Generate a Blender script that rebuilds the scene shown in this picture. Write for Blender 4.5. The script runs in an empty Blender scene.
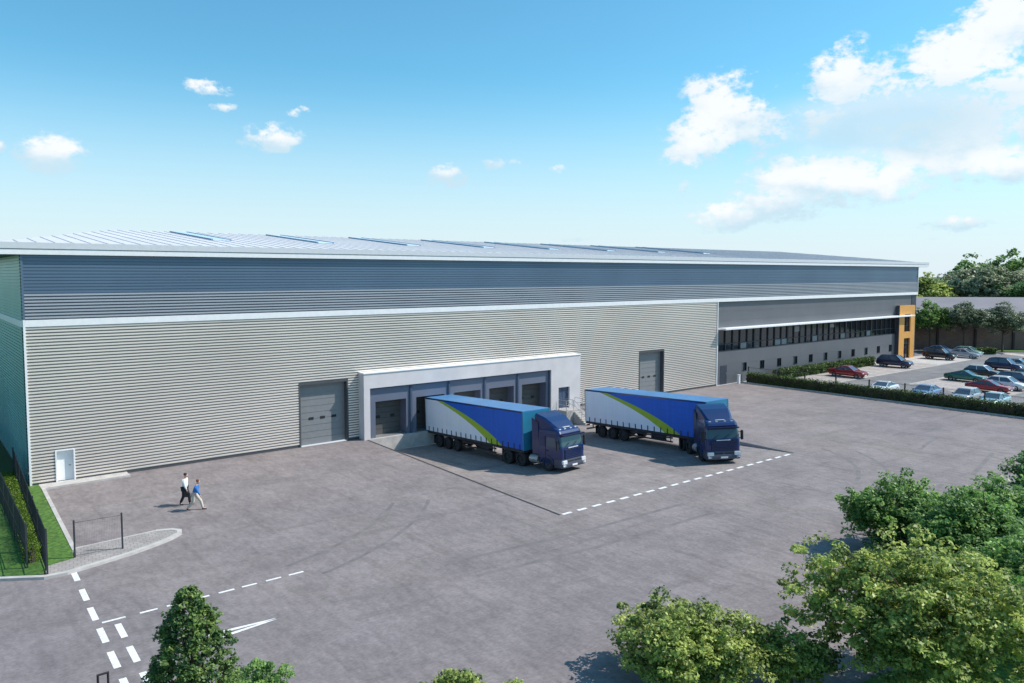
import bpy, math, random
import numpy as np
from mathutils import Vector, Matrix
R = math.radians
scene = bpy.context.scene
col = scene.collection
rng = random.Random(7)

# ------------------------------------------------------------------ materials
def new_mat(name):
    m = bpy.data.materials.new(name); m.use_nodes = True
    nt = m.node_tree; b = nt.nodes['Principled BSDF']
    return m, nt, b
def N(nt, t, **kw):
    n = nt.nodes.new(t)
    for k, v in kw.items(): setattr(n, k, v)
    return n
def mat(name, c, rough=.6, metal=0., noise=.12, scale=3., bump=0., spec=.5, coat=0., stretch=None, detail=4):
    """plain material with a slight noise variation in colour"""
    m, nt, b = new_mat(name); L = nt.links
    tc = N(nt, 'ShaderNodeTexCoord'); mp = N(nt, 'ShaderNodeMapping')
    L.new(tc.outputs['Object'], mp.inputs[0])
    if stretch: mp.inputs['Scale'].default_value = stretch
    nz = N(nt, 'ShaderNodeTexNoise'); nz.inputs['Scale'].default_value = scale; nz.inputs['Detail'].default_value = detail
    L.new(mp.outputs[0], nz.inputs[0])
    r = N(nt, 'ShaderNodeValToRGB')
    r.color_ramp.elements[0].position = .3; r.color_ramp.elements[1].position = .7
    r.color_ramp.elements[0].color = (*[x*(1-noise) for x in c], 1)
    r.color_ramp.elements[1].color = (*[min(1, x*(1+noise)) for x in c], 1)
    L.new(nz.outputs[0], r.inputs[0]); L.new(r.outputs[0], b.inputs['Base Color'])
    b.inputs['Roughness'].default_value = rough; b.inputs['Metallic'].default_value = metal
    b.inputs['Specular IOR Level'].default_value = spec
    if coat: b.inputs['Coat Weight'].default_value = coat; b.inputs['Coat Roughness'].default_value = .08
    if bump:
        bp = N(nt, 'ShaderNodeBump'); bp.inputs['Strength'].default_value = bump; bp.inputs['Distance'].default_value = .02
        L.new(nz.outputs[0], bp.inputs['Height']); L.new(bp.outputs[0], b.inputs['Normal'])
    return m

def asphalt_mat(name, c0, c1, dark=.72):
    m, nt, b = new_mat(name); L = nt.links
    tc = N(nt, 'ShaderNodeTexCoord')
    def noise(sc, det=5, rough=.6, st=None, rot=0):
        mp = N(nt, 'ShaderNodeMapping'); L.new(tc.outputs['Object'], mp.inputs[0])
        if st: mp.inputs['Scale'].default_value = st
        mp.inputs['Rotation'].default_value = (0, 0, rot)
        n = N(nt, 'ShaderNodeTexNoise'); n.inputs['Scale'].default_value = sc; n.inputs['Detail'].default_value = det
        n.inputs['Roughness'].default_value = rough; L.new(mp.outputs[0], n.inputs[0]); return n.outputs[0]
    def ramp(v, p0, p1, a, bb):
        r = N(nt, 'ShaderNodeMapRange'); r.inputs[1].default_value = p0; r.inputs[2].default_value = p1
        r.inputs[3].default_value = a; r.inputs[4].default_value = bb; L.new(v, r.inputs[0]); return r.outputs[0]
    def mul(a, bb):
        x = N(nt, 'ShaderNodeMath', operation='MULTIPLY'); L.new(a, x.inputs[0]); L.new(bb, x.inputs[1]); return x.outputs[0]
    mix = N(nt, 'ShaderNodeMix', data_type='RGBA'); mix.inputs[6].default_value = (*c0, 1); mix.inputs[7].default_value = (*c1, 1)
    L.new(ramp(noise(.05, 4), .38, .62, 0, 1), mix.inputs[0])
    f = ramp(noise(.35, 7, .65), .33, .67, .84, 1.14)
    f = mul(f, ramp(noise(3., 6, .7, (1, .45, 1), .3), .34, .66, .84, 1.16))
    f = mul(f, ramp(noise(9, 4, .75, (.5, 1, 1), .5), .34, .66, .84, 1.16))
    f = mul(f, ramp(noise(1.1, 5, .6, (1, .10, 1), .9), .54, .68, 1.0, .85))   # worn wheel streaks
    f = mul(f, ramp(noise(1.3, 5, .6, (.08, 1, 1), .12), .54, .70, 1.0, .84))
    f = mul(f, ramp(noise(.9, 8, .75), .64, .7, 1.0, dark))                    # small oil stains
    v = N(nt, 'ShaderNodeMix', data_type='RGBA', blend_type='MULTIPLY'); v.inputs[0].default_value = 1
    L.new(mix.outputs[2], v.inputs[6]); L.new(f, v.inputs[7]); L.new(v.outputs[2], b.inputs['Base Color'])
    b.inputs['Roughness'].default_value = .85; b.inputs['Specular IOR Level'].default_value = .3
    bp = N(nt, 'ShaderNodeBump'); bp.inputs['Strength'].default_value = .3; bp.inputs['Distance'].default_value = .01
    L.new(noise(60, 3), bp.inputs['Height']); L.new(bp.outputs[0], b.inputs['Normal'])
    return m

def brick_mat(name, c1, c2, cm, sc, w, h, mortar=.02, rot=0, plane='XY', rough=.8):
    m, nt, b = new_mat(name); L = nt.links
    tc = N(nt, 'ShaderNodeTexCoord'); mp = N(nt, 'ShaderNodeMapping')
    L.new(tc.outputs['Object'], mp.inputs[0])
    mp.inputs['Rotation'].default_value = (R(90), 0, rot) if plane == 'XZ' else (0, 0, rot)
    br = N(nt, 'ShaderNodeTexBrick'); br.inputs['Scale'].default_value = sc
    br.inputs['Color1'].default_value = (*c1, 1); br.inputs['Color2'].default_value = (*c2, 1); br.inputs['Mortar'].default_value = (*cm, 1)
    br.inputs['Brick Width'].default_value = w; br.inputs['Row Height'].default_value = h; br.inputs['Mortar Size'].default_value = mortar
    L.new(mp.outputs[0], br.inputs[0])
    nz = N(nt, 'ShaderNodeTexNoise'); nz.inputs['Scale'].default_value = .8; nz.inputs['Detail'].default_value = 6
    L.new(tc.outputs['Object'], nz.inputs[0])
    mr = N(nt, 'ShaderNodeMapRange'); mr.inputs[1].default_value = .3; mr.inputs[2].default_value = .7; mr.inputs[3].default_value = .85; mr.inputs[4].default_value = 1.1
    L.new(nz.outputs[0], mr.inputs[0])
    v = N(nt, 'ShaderNodeMix', data_type='RGBA', blend_type='MULTIPLY'); v.inputs[0].default_value = 1
    L.new(br.outputs[0], v.inputs[6]); L.new(mr.outputs[0], v.inputs[7]); L.new(v.outputs[2], b.inputs['Base Color'])
    b.inputs['Roughness'].default_value = rough
    return m

def leaf_mat(name, dark, light, trans=.35):
    m, nt, b = new_mat(name); L = nt.links
    at = N(nt, 'ShaderNodeAttribute'); at.attribute_name = 'tint'
    mix = N(nt, 'ShaderNodeMix', data_type='RGBA'); mix.inputs[6].default_value = (*dark, 1); mix.inputs[7].default_value = (*light, 1)
    L.new(at.outputs['Fac'], mix.inputs[0]); L.new(mix.outputs[2], b.inputs['Base Color'])
    b.inputs['Roughness'].default_value = .45; b.inputs['Specular IOR Level'].default_value = .35
    tr = N(nt, 'ShaderNodeBsdfTranslucent'); L.new(mix.outputs[2], tr.inputs[0])
    ms = N(nt, 'ShaderNodeMixShader'); ms.inputs[0].default_value = trans
    L.new(b.outputs[0], ms.inputs[1]); L.new(tr.outputs[0], ms.inputs[2])
    L.new(ms.outputs[0], nt.nodes['Material Output'].inputs[0])
    return m

M = {}
M['asphalt'] = asphalt_mat('yard_asphalt', (.208, .184, .188), (.242, .210, .205), .66)
M['pit_conc'] = asphalt_mat('pit_concrete', (.225, .202, .200), (.270, .238, .226))
M['park_asph'] = asphalt_mat('car_park_asphalt', (.19, .185, .19), (.22, .215, .215))
M['bay'] = brick_mat('bay_paving', (.46, .41, .38), (.38, .33, .31), (.26, .23, .21), 1, .4, .2)
M['apron'] = brick_mat('apron_paving', (.55, .52, .49), (.46, .43, .41), (.3, .28, .27), 1, .6, .6)
M['pavers'] = brick_mat('island_pavers', (.38, .345, .325), (.32, .29, .275), (.25, .225, .215), 1, .3, .3, .02, rot=.15)
M['kerb'] = mat('kerb_stone', (.48, .455, .43), .8, noise=.15, scale=2)
M['paint'] = mat('road_paint', (.78, .78, .77), .6, noise=.1, scale=6)
def worn(m, c2, lo_, hi_, sc=7):
    nt = m.node_tree; L = nt.links; b = nt.nodes['Principled BSDF']; src = b.inputs['Base Color'].links[0].from_socket
    tc = N(nt, 'ShaderNodeTexCoord'); n = N(nt, 'ShaderNodeTexNoise'); n.inputs['Scale'].default_value = sc; n.inputs['Detail'].default_value = 8; n.inputs['Roughness'].default_value = .75
    L.new(tc.outputs['Object'], n.inputs[0]); mr = N(nt, 'ShaderNodeMapRange'); mr.inputs[1].default_value = lo_; mr.inputs[2].default_value = hi_; L.new(n.outputs[0], mr.inputs[0])
    mx = N(nt, 'ShaderNodeMix', data_type='RGBA'); mx.inputs[7].default_value = (*c2, 1); L.new(mr.outputs[0], mx.inputs[0]); L.new(src, mx.inputs[6]); L.new(mx.outputs[2], b.inputs['Base Color'])
worn(M['paint'], (.34, .32, .32), .52, .72)
M['line_grey'] = mat('bay_line', (.72, .71, .69), .6, noise=.1, scale=6)
M['ramp_lip_shade'] = mat('ramp_lip_and_wall_shade', (.03, .03, .035), .6)  # dark colour standing for the ramp's lip line and its wall shade
M['tyremark'] = mat('rubber_marks', (.172, .155, .155), .85, noise=.2, scale=1.5)
M['grass'] = mat('lawn_grass', (.07, .155, .022), .9, noise=.5, scale=6, bump=.6, detail=10)
M['field'] = mat('field_grass', (.07, .11, .03), .95, noise=.4, scale=.05, detail=8)
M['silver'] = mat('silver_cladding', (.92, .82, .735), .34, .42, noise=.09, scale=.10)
M['silver_gap_shade'] = mat('silver_cladding_gap_shade', (.20, .20, .20), .5, .2, noise=.05, scale=.25)  # rib gaps and undersides: recess shade put into a darker silver
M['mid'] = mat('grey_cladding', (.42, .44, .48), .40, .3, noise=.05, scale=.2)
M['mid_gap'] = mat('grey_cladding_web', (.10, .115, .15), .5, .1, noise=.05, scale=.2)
M['slate'] = mat('slate_blue_cladding', (.125, .185, .265), .34, .35, noise=.08, scale=.15)
M['end_tint'] = mat('sky_tinted_cladding', (.27, .52, .50), .4, .3, noise=.08, scale=.2)  # shaded end wall: its blue-green sky reflection is put into the base colour
M['white_metal'] = mat('white_trim', (.84, .84, .84), .45, noise=.04)
M['grey_trim'] = mat('grey_fascia', (.66, .67, .69), .45, .1, noise=.04)
M['soffit'] = mat('soffit_panel', (.10, .11, .13), .5)
M['roof'] = mat('roof_sheet', (.70, .68, .68), .45, .0, noise=.05, scale=.2)
M['seam'] = mat('roof_seam', (.60, .59, .60), .5, .0)
M['skyl_frame'] = mat('rooflight_kerb', (.13, .24, .36), .5)
M['skyl'] = mat('rooflight_sheet', (.62, .78, .88), .2, noise=.05)
M['office'] = mat('charcoal_office_cladding', (.145, .15, .165), .45, .2, noise=.07, scale=.3)
M['office_dark'] = mat('dark_end_cladding', (.05, .06, .08), .45, .2)
M['shutter'] = mat('grey_roller_shutter', (.235, .24, .245), .5, .1, noise=.05)
M['dockdoor'] = mat('shaded_dock_shutter', (.09, .088, .085), .6, noise=.05)  # grey shutter darkened in colour to carry the shade inside the bays
M['reveal'] = mat('dark_grey_reveal', (.075, .078, .085), .6)
M['white_wall'] = mat('white_render_dock', (.64, .60, .60), .75, noise=.07, scale=.8)
M['dockpanel'] = mat('blue_grey_dock_panel', (.145, .165, .225), .5, .1, noise=.06, scale=.4)
M['dockpost'] = mat('dark_dock_frame', (.06, .09, .15), .5)
M['conc'] = mat('concrete_wall', (.42, .40, .38), .85, noise=.12, scale=1.2)
M['black'] = mat('black_rubber', (.018, .018, .02), .7)
M['tyre'] = mat('tyre_rubber', (.025, .025, .027), .8, noise=.2)
M['fence'] = mat('charcoal_fence_steel', (.045, .05, .06), .5, .3)
M['steel'] = mat('galvanised_steel', (.45, .46, .47), .4, .6)
M['chassis'] = mat('dark_chassis', (.035, .037, .045), .6, .2)
M['navy'] = mat('navy_truck_paint', (.004, .022, .105), .28, .1, noise=.05, coat=.5)
M['navy_dark'] = mat('navy_dark_grille', (.012, .015, .06), .35, .2)
M['curtain_blue'] = mat('blue_curtain', (.003, .12, .60), .5, noise=.08, scale=1, stretch=(1, 3, .3))
M['curtain_white'] = mat('white_curtain', (.86, .88, .95), .5, noise=.03, scale=1, stretch=(1, 3, .3))
M['curtain_green'] = mat('lime_curtain', (.36, .50, .025), .5, noise=.05)
M['trailer_roof'] = mat('light_blue_trailer_roof', (.07, .21, .42), .45, noise=.08, scale=.7)
M['headboard'] = mat('teal_blue_headboard', (.025, .20, .34), .4, noise=.05)
M['grey_plastic'] = mat('grey_bumper', (.06, .065, .095), .4, noise=.06)
M['lamp'] = mat('headlamp_glass', (.75, .77, .8), .15, .1, noise=.02)
M['redlamp'] = mat('red_tail_lamp', (.45, .01, .01), .25)
M['orange'] = mat('orange_timber_frame', (.66, .33, .085), .55, noise=.12, scale=3, stretch=(4, 4, .4))
M['rim'] = mat('alloy_rim', (.5, .5, .52), .3, .7)
M['brown'] = brick_mat('brown_brick', (.27, .16, .12), (.22, .13, .10), (.15, .10, .08), 1, .45, .16, .02, plane='XZ')
M['browndark'] = mat('dark_pier_and_eave_shade', (.035, .03, .03), .7)  # the piers' own dark brown; also stands for the eave shade
M['bgroof'] = mat('pale_grey_roof', (.20, .185, .205), .75, noise=.12, scale=.2)
M['bark'] = mat('tree_bark', (.10, .075, .055), .9, noise=.3, scale=6)
M['blind'] = mat('pale_window_blind', (.26, .26, .27), .7)
M['skin'] = mat('skin', (.55, .33, .24), .6)
M['shirt_white'] = mat('white_shirt', (.8, .8, .82), .8, noise=.05, scale=9)
M['shirt_blue'] = mat('blue_shirt', (.03, .17, .48), .8, noise=.12, scale=9)
M['trouser_black'] = mat('black_trousers', (.015, .015, .02), .8, noise=.1, scale=9)
M['trouser_beige'] = mat('beige_trousers', (.56, .50, .42), .8, noise=.1, scale=9)
M['hair_dark'] = mat('dark_hair', (.02, .015, .012), .6)
M['hair_red'] = mat('red_brown_hair', (.16, .045, .02), .6)
M['shoe'] = mat('dark_shoe', (.02, .015, .013), .5)
M['leather'] = mat('dark_leather', (.02, .02, .03), .5)
def glass(name, c=(.03, .04, .05), rough=.06):
    m, nt, b = new_mat(name); b.inputs['Base Color'].default_value = (*c, 1)
    b.inputs['Roughness'].default_value = rough; b.inputs['Specular IOR Level'].default_value = .9
    return m
M['glass'] = glass('dark_window_glass', (.018, .022, .028))
M['screen'] = glass('windscreen_glass', (.035, .055, .065), .04)
M['carglass'] = glass('car_glass', (.06, .09, .13), .05)
M['leaf_bright'] = leaf_mat('bright_leaves', (.065, .125, .03), (.62, .70, .20), .45)
M['leaf_mid'] = leaf_mat('mid_leaves', (.045, .125, .035), (.34, .54, .15), .45)
M['leaf_dark'] = leaf_mat('dark_leaves', (.045, .11, .04), (.22, .38, .13))
M['leaf_con'] = leaf_mat('deep_leaves', (.03, .085, .03), (.28, .40, .11), .4)
M['leaf_pale'] = leaf_mat('pale_leaves', (.12, .17, .09), (.56, .60, .40), .4)
M['leaf_grey'] = leaf_mat('grey_green_leaves', (.07, .11, .06), (.32, .38, .24), .35)
M['leaf_hedge'] = leaf_mat('hedge_leaves', (.02, .05, .012), (.12, .20, .04))
M['leaf_hedge2'] = leaf_mat('hedge_leaves_yellow', (.06, .12, .01), (.22, .34, .03))

# ------------------------------------------------------------------ mesh builder
class MB:
    def __init__(s): s.v = []; s.f = []; s.m = []; s.mi = 0
    def use(s, i): s.mi = i; return s
    def face(s, *pts):
        n = len(s.v); s.v.extend([tuple(p) for p in pts]); s.f.append(tuple(range(n, n+len(pts)))); s.m.append(s.mi); return s
    def box(s, x0, x1, y0, y1, z0, z1, mtx=None):
        n = len(s.v)
        P = [(x, y, z) for z in (z0, z1) for y in (y0, y1) for x in (x0, x1)]
        if mtx is not None: P = [tuple(mtx @ Vector(p)) for p in P]
        s.v.extend(P)
        for q in ((0, 2, 3, 1), (4, 5, 7, 6), (0, 1, 5, 4), (2, 6, 7, 3), (0, 4, 6, 2), (1, 3, 7, 5)):
            s.f.append(tuple(n+i for i in q)); s.m.append(s.mi)
        return s
    def bar(s, a, b, w, h=None):
        a = Vector(a); b = Vector(b); d = (b-a); L = d.length; h = h or w
        q = d.to_track_quat('X', 'Z').to_matrix().to_4x4(); q.translation = a
        return s.box(0, L, -w/2, w/2, -h/2, h/2, q)
    def cyl(s, a, b, r0, r1=None, n=12, caps=True):
        a = Vector(a); b = Vector(b); r1 = r0 if r1 is None else r1
        q = (b-a).to_track_quat('Z', 'Y').to_matrix(); k = len(s.v)
        for p, rr in ((a, r0), (b, r1)):
            for i in range(n):
                t = 2*math.pi*i/n; s.v.append(tuple(p + q @ Vector((rr*math.cos(t), rr*math.sin(t), 0))))
        for i in range(n):
            j = (i+1) % n; s.f.append((k+i, k+j, k+n+j, k+n+i)); s.m.append(s.mi)
        if caps:
            s.f.append(tuple(k+n-1-i for i in range(n))); s.m.append(s.mi)
            s.f.append(tuple(k+n+i for i in range(n))); s.m.append(s.mi)
        return s
    def rings(s, rs, caps=True, closed=True):
        k = len(s.v); n = len(rs[0])
        for r_ in rs: s.v.extend([tuple(p) for p in r_])
        for a in range(len(rs)-1):
            for i in range(n if closed else n-1):
                j = (i+1) % n; s.f.append((k+a*n+i, k+a*n+j, k+(a+1)*n+j, k+(a+1)*n+i)); s.m.append(s.mi)
        if caps:
            s.f.append(tuple(k+n-1-i for i in range(n))); s.m.append(s.mi)
            s.f.append(tuple(k+(len(rs)-1)*n+i for i in range(n))); s.m.append(s.mi)
        return s
    def prism(s, poly, z0, z1):
        n = len(poly); k = len(s.v)
        s.v.extend([(x, y, z0) for x, y in poly]); s.v.extend([(x, y, z1) for x, y in poly])
        s.f.append(tuple(k+n-1-i for i in range(n))); s.m.append(s.mi); s.f.append(tuple(k+n+i for i in range(n))); s.m.append(s.mi)
        for i in range(n):
            j = (i+1) % n; s.f.append((k+i, k+j, k+n+j, k+n+i)); s.m.append(s.mi)
        return s
    def build_each(s, name, mats, parent=None, **k):
        out = []
        for i in range(0, len(s.v)//8):
            b = MB(); b.v = s.v[8*i:8*i+8]; b.f = [tuple(x-8*i for x in f) for f in s.f[6*i:6*i+6]]; b.m = s.m[6*i:6*i+6]; out.append(b.build(name, mats, parent, **k))
        return out
    def build(s, name, mats, parent=None, bevel=0, smooth=False, label=None, fixn=False):
        me = bpy.data.meshes.new(name); me.from_pydata(s.v, [], s.f)
        if not isinstance(mats, (list, tuple)): mats = [mats]
        for m in mats: me.materials.append(m)
        me.polygons.foreach_set('material_index', s.m)
        if smooth: me.polygons.foreach_set('use_smooth', [True]*len(s.f))
        me.update()
        if fixn or bevel:
            import bmesh
            bm = bmesh.new(); bm.from_mesh(me)
            bmesh.ops.remove_doubles(bm, verts=bm.verts, dist=1e-5)
            bmesh.ops.recalc_face_normals(bm, faces=bm.faces)
            if bevel:
                bmesh.ops.bevel(bm, geom=[e for e in bm.edges if e.calc_face_angle(0) > .5], offset=bevel, segments=2, affect='EDGES', clamp_overlap=True)
            bm.to_mesh(me); bm.free()
        o = bpy.data.objects.new(name, me); col.objects.link(o)
        if parent: o.parent = parent
        if label: o['label'] = label
        return o
def tag(o, label, cat, group=None):
    o['label'] = label; o['category'] = cat
    if group: o['group'] = group
    return o
def struct(o, kind='structure', label=None, cat=None):
    o['kind'] = kind
    if label: o['label'] = label
    if cat: o['category'] = cat
    return o
def empty(name, loc, label, cat, group=None, rz=0):
    o = bpy.data.objects.new(name, None); col.objects.link(o); o.location = loc; o.rotation_euler = (0, 0, rz)
    o.empty_display_size = .3
    return tag(o, label, cat, group)
def copy_tree(o, parent=None):
    c = o.copy(); col.objects.link(c); c.parent = parent
    for ch in list(o.children): copy_tree(ch, c)
    return c

# ------------------------------------------------------------------ camera
CAM = Vector((-5.92, -55.29, 13.21)); YAW = R(38.75); PIT = R(-3.89)
cam = bpy.data.cameras.new('camera'); co = bpy.data.objects.new('camera', cam); col.objects.link(co)
co.location = CAM; co.rotation_euler = (R(90)+PIT, 0, -YAW)
cam.sensor_width = 36; cam.lens = 765.62/1024*36; cam.shift_y = -14.93/1024; cam.clip_end = 8000; cam.clip_start = .1
scene.camera = co

# ------------------------------------------------------------------ light, sky
SV = Vector((-.80, .46, -1.0)).normalized()        # direction the sun's light travels
sun = bpy.data.lights.new('sun', 'SUN'); sun.energy = 4.75; sun.angle = R(.5); sun.color = (1, .925, .855)
so = bpy.data.objects.new('sun', sun); col.objects.link(so)
so.rotation_euler = SV.to_track_quat('-Z', 'Y').to_euler(); so.location = (60, -60, 80)
sd = -SV; sun_el = math.asin(sd.z); sun_az = math.atan2(sd.x, sd.y)
w = bpy.data.worlds.new('World'); scene.world = w; w.use_nodes = True; nt = w.node_tree; L = nt.links
bg = nt.nodes['Background']
sky = N(nt, 'ShaderNodeTexSky', sky_type='NISHITA'); sky.sun_disc = False
sky.sun_elevation = sun_el; sky.sun_rotation = sun_az; sky.air_density = 1.0; sky.dust_density = .6; sky.ozone_density = 1.6
geo = N(nt, 'ShaderNodeTexCoord')
sep = N(nt, 'ShaderNodeSeparateXYZ'); L.new(geo.outputs['Generated'], sep.inputs[0])
def mth(op, a, b=None, c=None, clamp=False):
    n = N(nt, 'ShaderNodeMath', operation=op); n.use_clamp = clamp
    for i, x in enumerate((a, b, c)):
        if x is None: continue
        if isinstance(x, (int, float)): n.inputs[i].default_value = x
        else: L.new(x, n.inputs[i])
    return n.outputs[0]
def mrange(v, a, b, c, d, smooth=False):
    n = N(nt, 'ShaderNodeMapRange'); n.interpolation_type = 'SMOOTHSTEP' if smooth else 'LINEAR'
    for i, x in enumerate((a, b, c, d)): n.inputs[i+1].default_value = x
    L.new(v, n.inputs[0]); return n.outputs[0]
az = mth('MULTIPLY', mth('ARCTAN2', sep.outputs[0], sep.outputs[1]), 180/math.pi)
el = mth('MULTIPLY', mth('ARCSINE', sep.outputs[2]), 180/math.pi)
def nz(scale, det, rough, sx=1, sz=1.6, w_=0):
    mp = N(nt, 'ShaderNodeMapping'); L.new(geo.outputs['Generated'], mp.inputs[0]); mp.inputs['Scale'].default_value = (1, 1, sz)
    mp.inputs['Location'].default_value = (w_, w_*.7, w_*.3)
    n = N(nt, 'ShaderNodeTexNoise'); n.inputs['Scale'].default_value = scale; n.inputs['Detail'].default_value = det
    n.inputs['Roughness'].default_value = rough; L.new(mp.outputs[0], n.inputs[0]); return n.outputs[0]
n1 = nz(9, 9, .6); n2 = nz(26, 8, .62, w_=3); n3 = nz(6, 6, .55, w_=7); n4 = nz(70, 6, .6, w_=5)
# cloud banks: azimuth, elevation, half-width, half-height (degrees), weight
deg = 180/math.pi/765.62
def pix(px, py):
    f = Vector((math.sin(YAW)*math.cos(PIT), math.cos(YAW)*math.cos(PIT), math.sin(PIT)))
    r_ = Vector((math.cos(YAW), -math.sin(YAW), 0)); u = r_.cross(f)
    d = (f*765.62 + r_*(px-512) - u*(py-341.5+14.93)).normalized()
    return math.degrees(math.atan2(d.x, d.y)), math.degrees(math.asin(d.z))
clouds = [(56,152,30,18,1.2),(206,88,24,9,.95),(222,107,18,5,.7),(275,138,32,13,1.0),(298,111,12,6,.75),(-4,146,9,6,.9),(260,99,10,4,.45),
 (449,175,22,11,1.05),(497,166,36,8,.7),(557,170,11,7,.6),(738,112,46,33,1.15),(702,142,38,26,.95),(700,98,20,20,.8),(766,140,38,22,.8),(838,78,34,30,1.2),
 (718,216,36,15,1.1),(690,190,20,26,.65),(770,204,56,18,.85),(790,130,60,40,.6),(840,182,90,20,1.2),(810,168,50,14,.9),(905,192,34,14,.8),
 (948,58,46,34,1.0),(1000,20,50,46,1.0),(1008,105,38,48,1.0),(870,115,110,32,.85),(960,130,90,45,1.1),(1000,168,50,20,.9),(900,90,60,40,.7),(955,223,32,9,.95),(940,240,30,5,.4),(985,215,60,16,.35),(570,240,30,4,.5),
 (1090,80,70,110,1.2),(1250,120,120,90,1.1),(-180,120,90,30,1.0),(-320,60,80,50,1.1)]
field = None; shade = None
for (px, py, rx, ry, wt) in clouds:
    a0, e0 = pix(min(max(px, -360), 1300), py)
    ca = math.cos(math.radians(a0-38.75))**1
    sx = rx*deg*max(.45, ca**1.6)*1.12; sy = ry*deg*max(.6, ca)*1.15
    dx = mth('MULTIPLY', mth('SUBTRACT', az, a0), 1/sx); dy = mth('MULTIPLY', mth('SUBTRACT', el, e0), 1/sy)
    q = mth('ADD', mth('MULTIPLY', dx, dx), mth('MULTIPLY', dy, dy))
    g = mth('MULTIPLY', mth('POWER', 2.718, mth('MULTIPLY', q, -.8)), wt)
    field = g if field is None else mth('MAXIMUM', field, g)
    # lit top / grey base, from the height within each bank
    s_ = mth('MULTIPLY', g, mth('ADD', mth('MULTIPLY', dy, .5), .5))
    shade = s_ if shade is None else mth('MAXIMUM', shade, s_)
noise = mth('ADD', mth('ADD', mth('MULTIPLY', mth('SUBTRACT', n1, .5), 2.2), mth('MULTIPLY', mth('SUBTRACT', n2, .5), 2.0)), mth('MULTIPLY', mth('SUBTRACT', n4, .5), 1.5))
dens = mth('ADD', field, mth('MULTIPLY', noise, mrange(field, .12, .5, .0, .8)))
mask = mrange(dens, .42, .92, 0, .95, True)
lit = mth('ADD', mth('MULTIPLY', mth('SUBTRACT', n3, .5), 1.2), mth('ADD', shade, mth('MULTIPLY', mth('SUBTRACT', n2, .5), .7)))
lit = mrange(lit, .12, .60, .1, 1, True)
# the great soft grey-blue body of the right-hand bank
a1, e1 = pix(900, 122)
qx = mth('MULTIPLY', mth('SUBTRACT', az, a1), 1/10); qy = mth('MULTIPLY', mth('SUBTRACT', el, e1), 1/2.9)
body = mth('POWER', 2.718, mth('MULTIPLY', mth('ADD', mth('MULTIPLY', qx, qx), mth('MULTIPLY', qy, qy)), -1.0))
lit = mth('MULTIPLY', lit, mrange(body, .35, .95, 1, .15))
mask = mth('MAXIMUM', mask, mrange(body, .25, .9, 0, .8, True))
ccol = N(nt, 'ShaderNodeMix', data_type='RGBA'); ccol.inputs[6].default_value = (.53, .73, .85, 1); ccol.inputs[7].default_value = (.92, .94, .96, 1)
L.new(lit, ccol.inputs[0])
tint = N(nt, 'ShaderNodeMix', data_type='RGBA', blend_type='MULTIPLY'); tint.inputs[0].default_value = 1
tint.inputs[7].default_value = (.080, .157, .165, 1)
L.new(sky.outputs[0], tint.inputs[6])
# pale milky air towards the horizon
haze = N(nt, 'ShaderNodeMix', data_type='RGBA'); haze.inputs[7].default_value = (.74, .82, .90, 1)
L.new(tint.outputs[2], haze.inputs[6]); L.new(mrange(el, -1, 15, .92, 0, True), haze.inputs[0])
cm = N(nt, 'ShaderNodeMix', data_type='RGBA'); L.new(mask, cm.inputs[0]); L.new(haze.outputs[2], cm.inputs[6]); L.new(ccol.outputs[2], cm.inputs[7])
L.new(cm.outputs[2], bg.inputs[0]); bg.inputs[1].default_value = 1.0
scene.view_settings.view_transform = 'Standard'; scene.view_settings.look = 'None'; scene.view_settings.exposure = .1; scene.view_settings.gamma = 1

# ------------------------------------------------------------------ ground
YD = -24.7; PD = 1.22; DX0, DX1 = 23.0, 46.4; PX0, PX1 = 22.1, 45.3; DY = -.9
BX1 = 122.0; BD = 45.0; PARK = 74.3
def pitz(y): return -PD*(1-y/YD)
g = MB(); S = 4000; RX0, RX1, RY0, RY1 = -60, 170, -62, 60
g.face((-S,-S,0), (S,-S,0), (S,RY0,0), (-S,RY0,0)); g.face((-S,RY1,0), (S,RY1,0), (S,S,0), (-S,S,0))
g.face((-S,RY0,0), (RX0,RY0,0), (RX0,RY1,0), (-S,RY1,0)); g.face((RX1,RY0,0), (S,RY0,0), (S,RY1,0), (RX1,RY1,0))
g.face((RX0,0,0), (0,0,0), (0,RY1,0), (RX0,RY1,0)); g.face((0,BD,0), (BX1,BD,0), (BX1,RY1,0), (0,RY1,0))
struct(g.build('ground', M['field']))
g = MB()
g.face((RX0,RY0,0), (PARK,RY0,0), (PARK,YD,0), (RX0,YD,0))
g.face((RX0,YD,0), (PX0,YD,0), (DX0,DY,0), (RX0,DY,0)); g.face((PX1,YD,0), (PARK,YD,0), (PARK,DY,0), (DX1,DY,0))
g.face((RX0,DY,0), (DX0,DY,0), (DX0,0,0), (RX0,0,0)); g.face((DX1,DY,0), (PARK,DY,0), (PARK,0,0), (DX1,0,0))
struct(g.build('service_yard', M['asphalt']))
g = MB(); g.face((PARK,RY0,0), (RX1,RY0,0), (RX1,0,0), (PARK,0,0)); g.face((BX1,0,0), (RX1,0,0), (RX1,RY1,0), (BX1,RY1,0))
struct(g.build('car_park', M['park_asph']))
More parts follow.
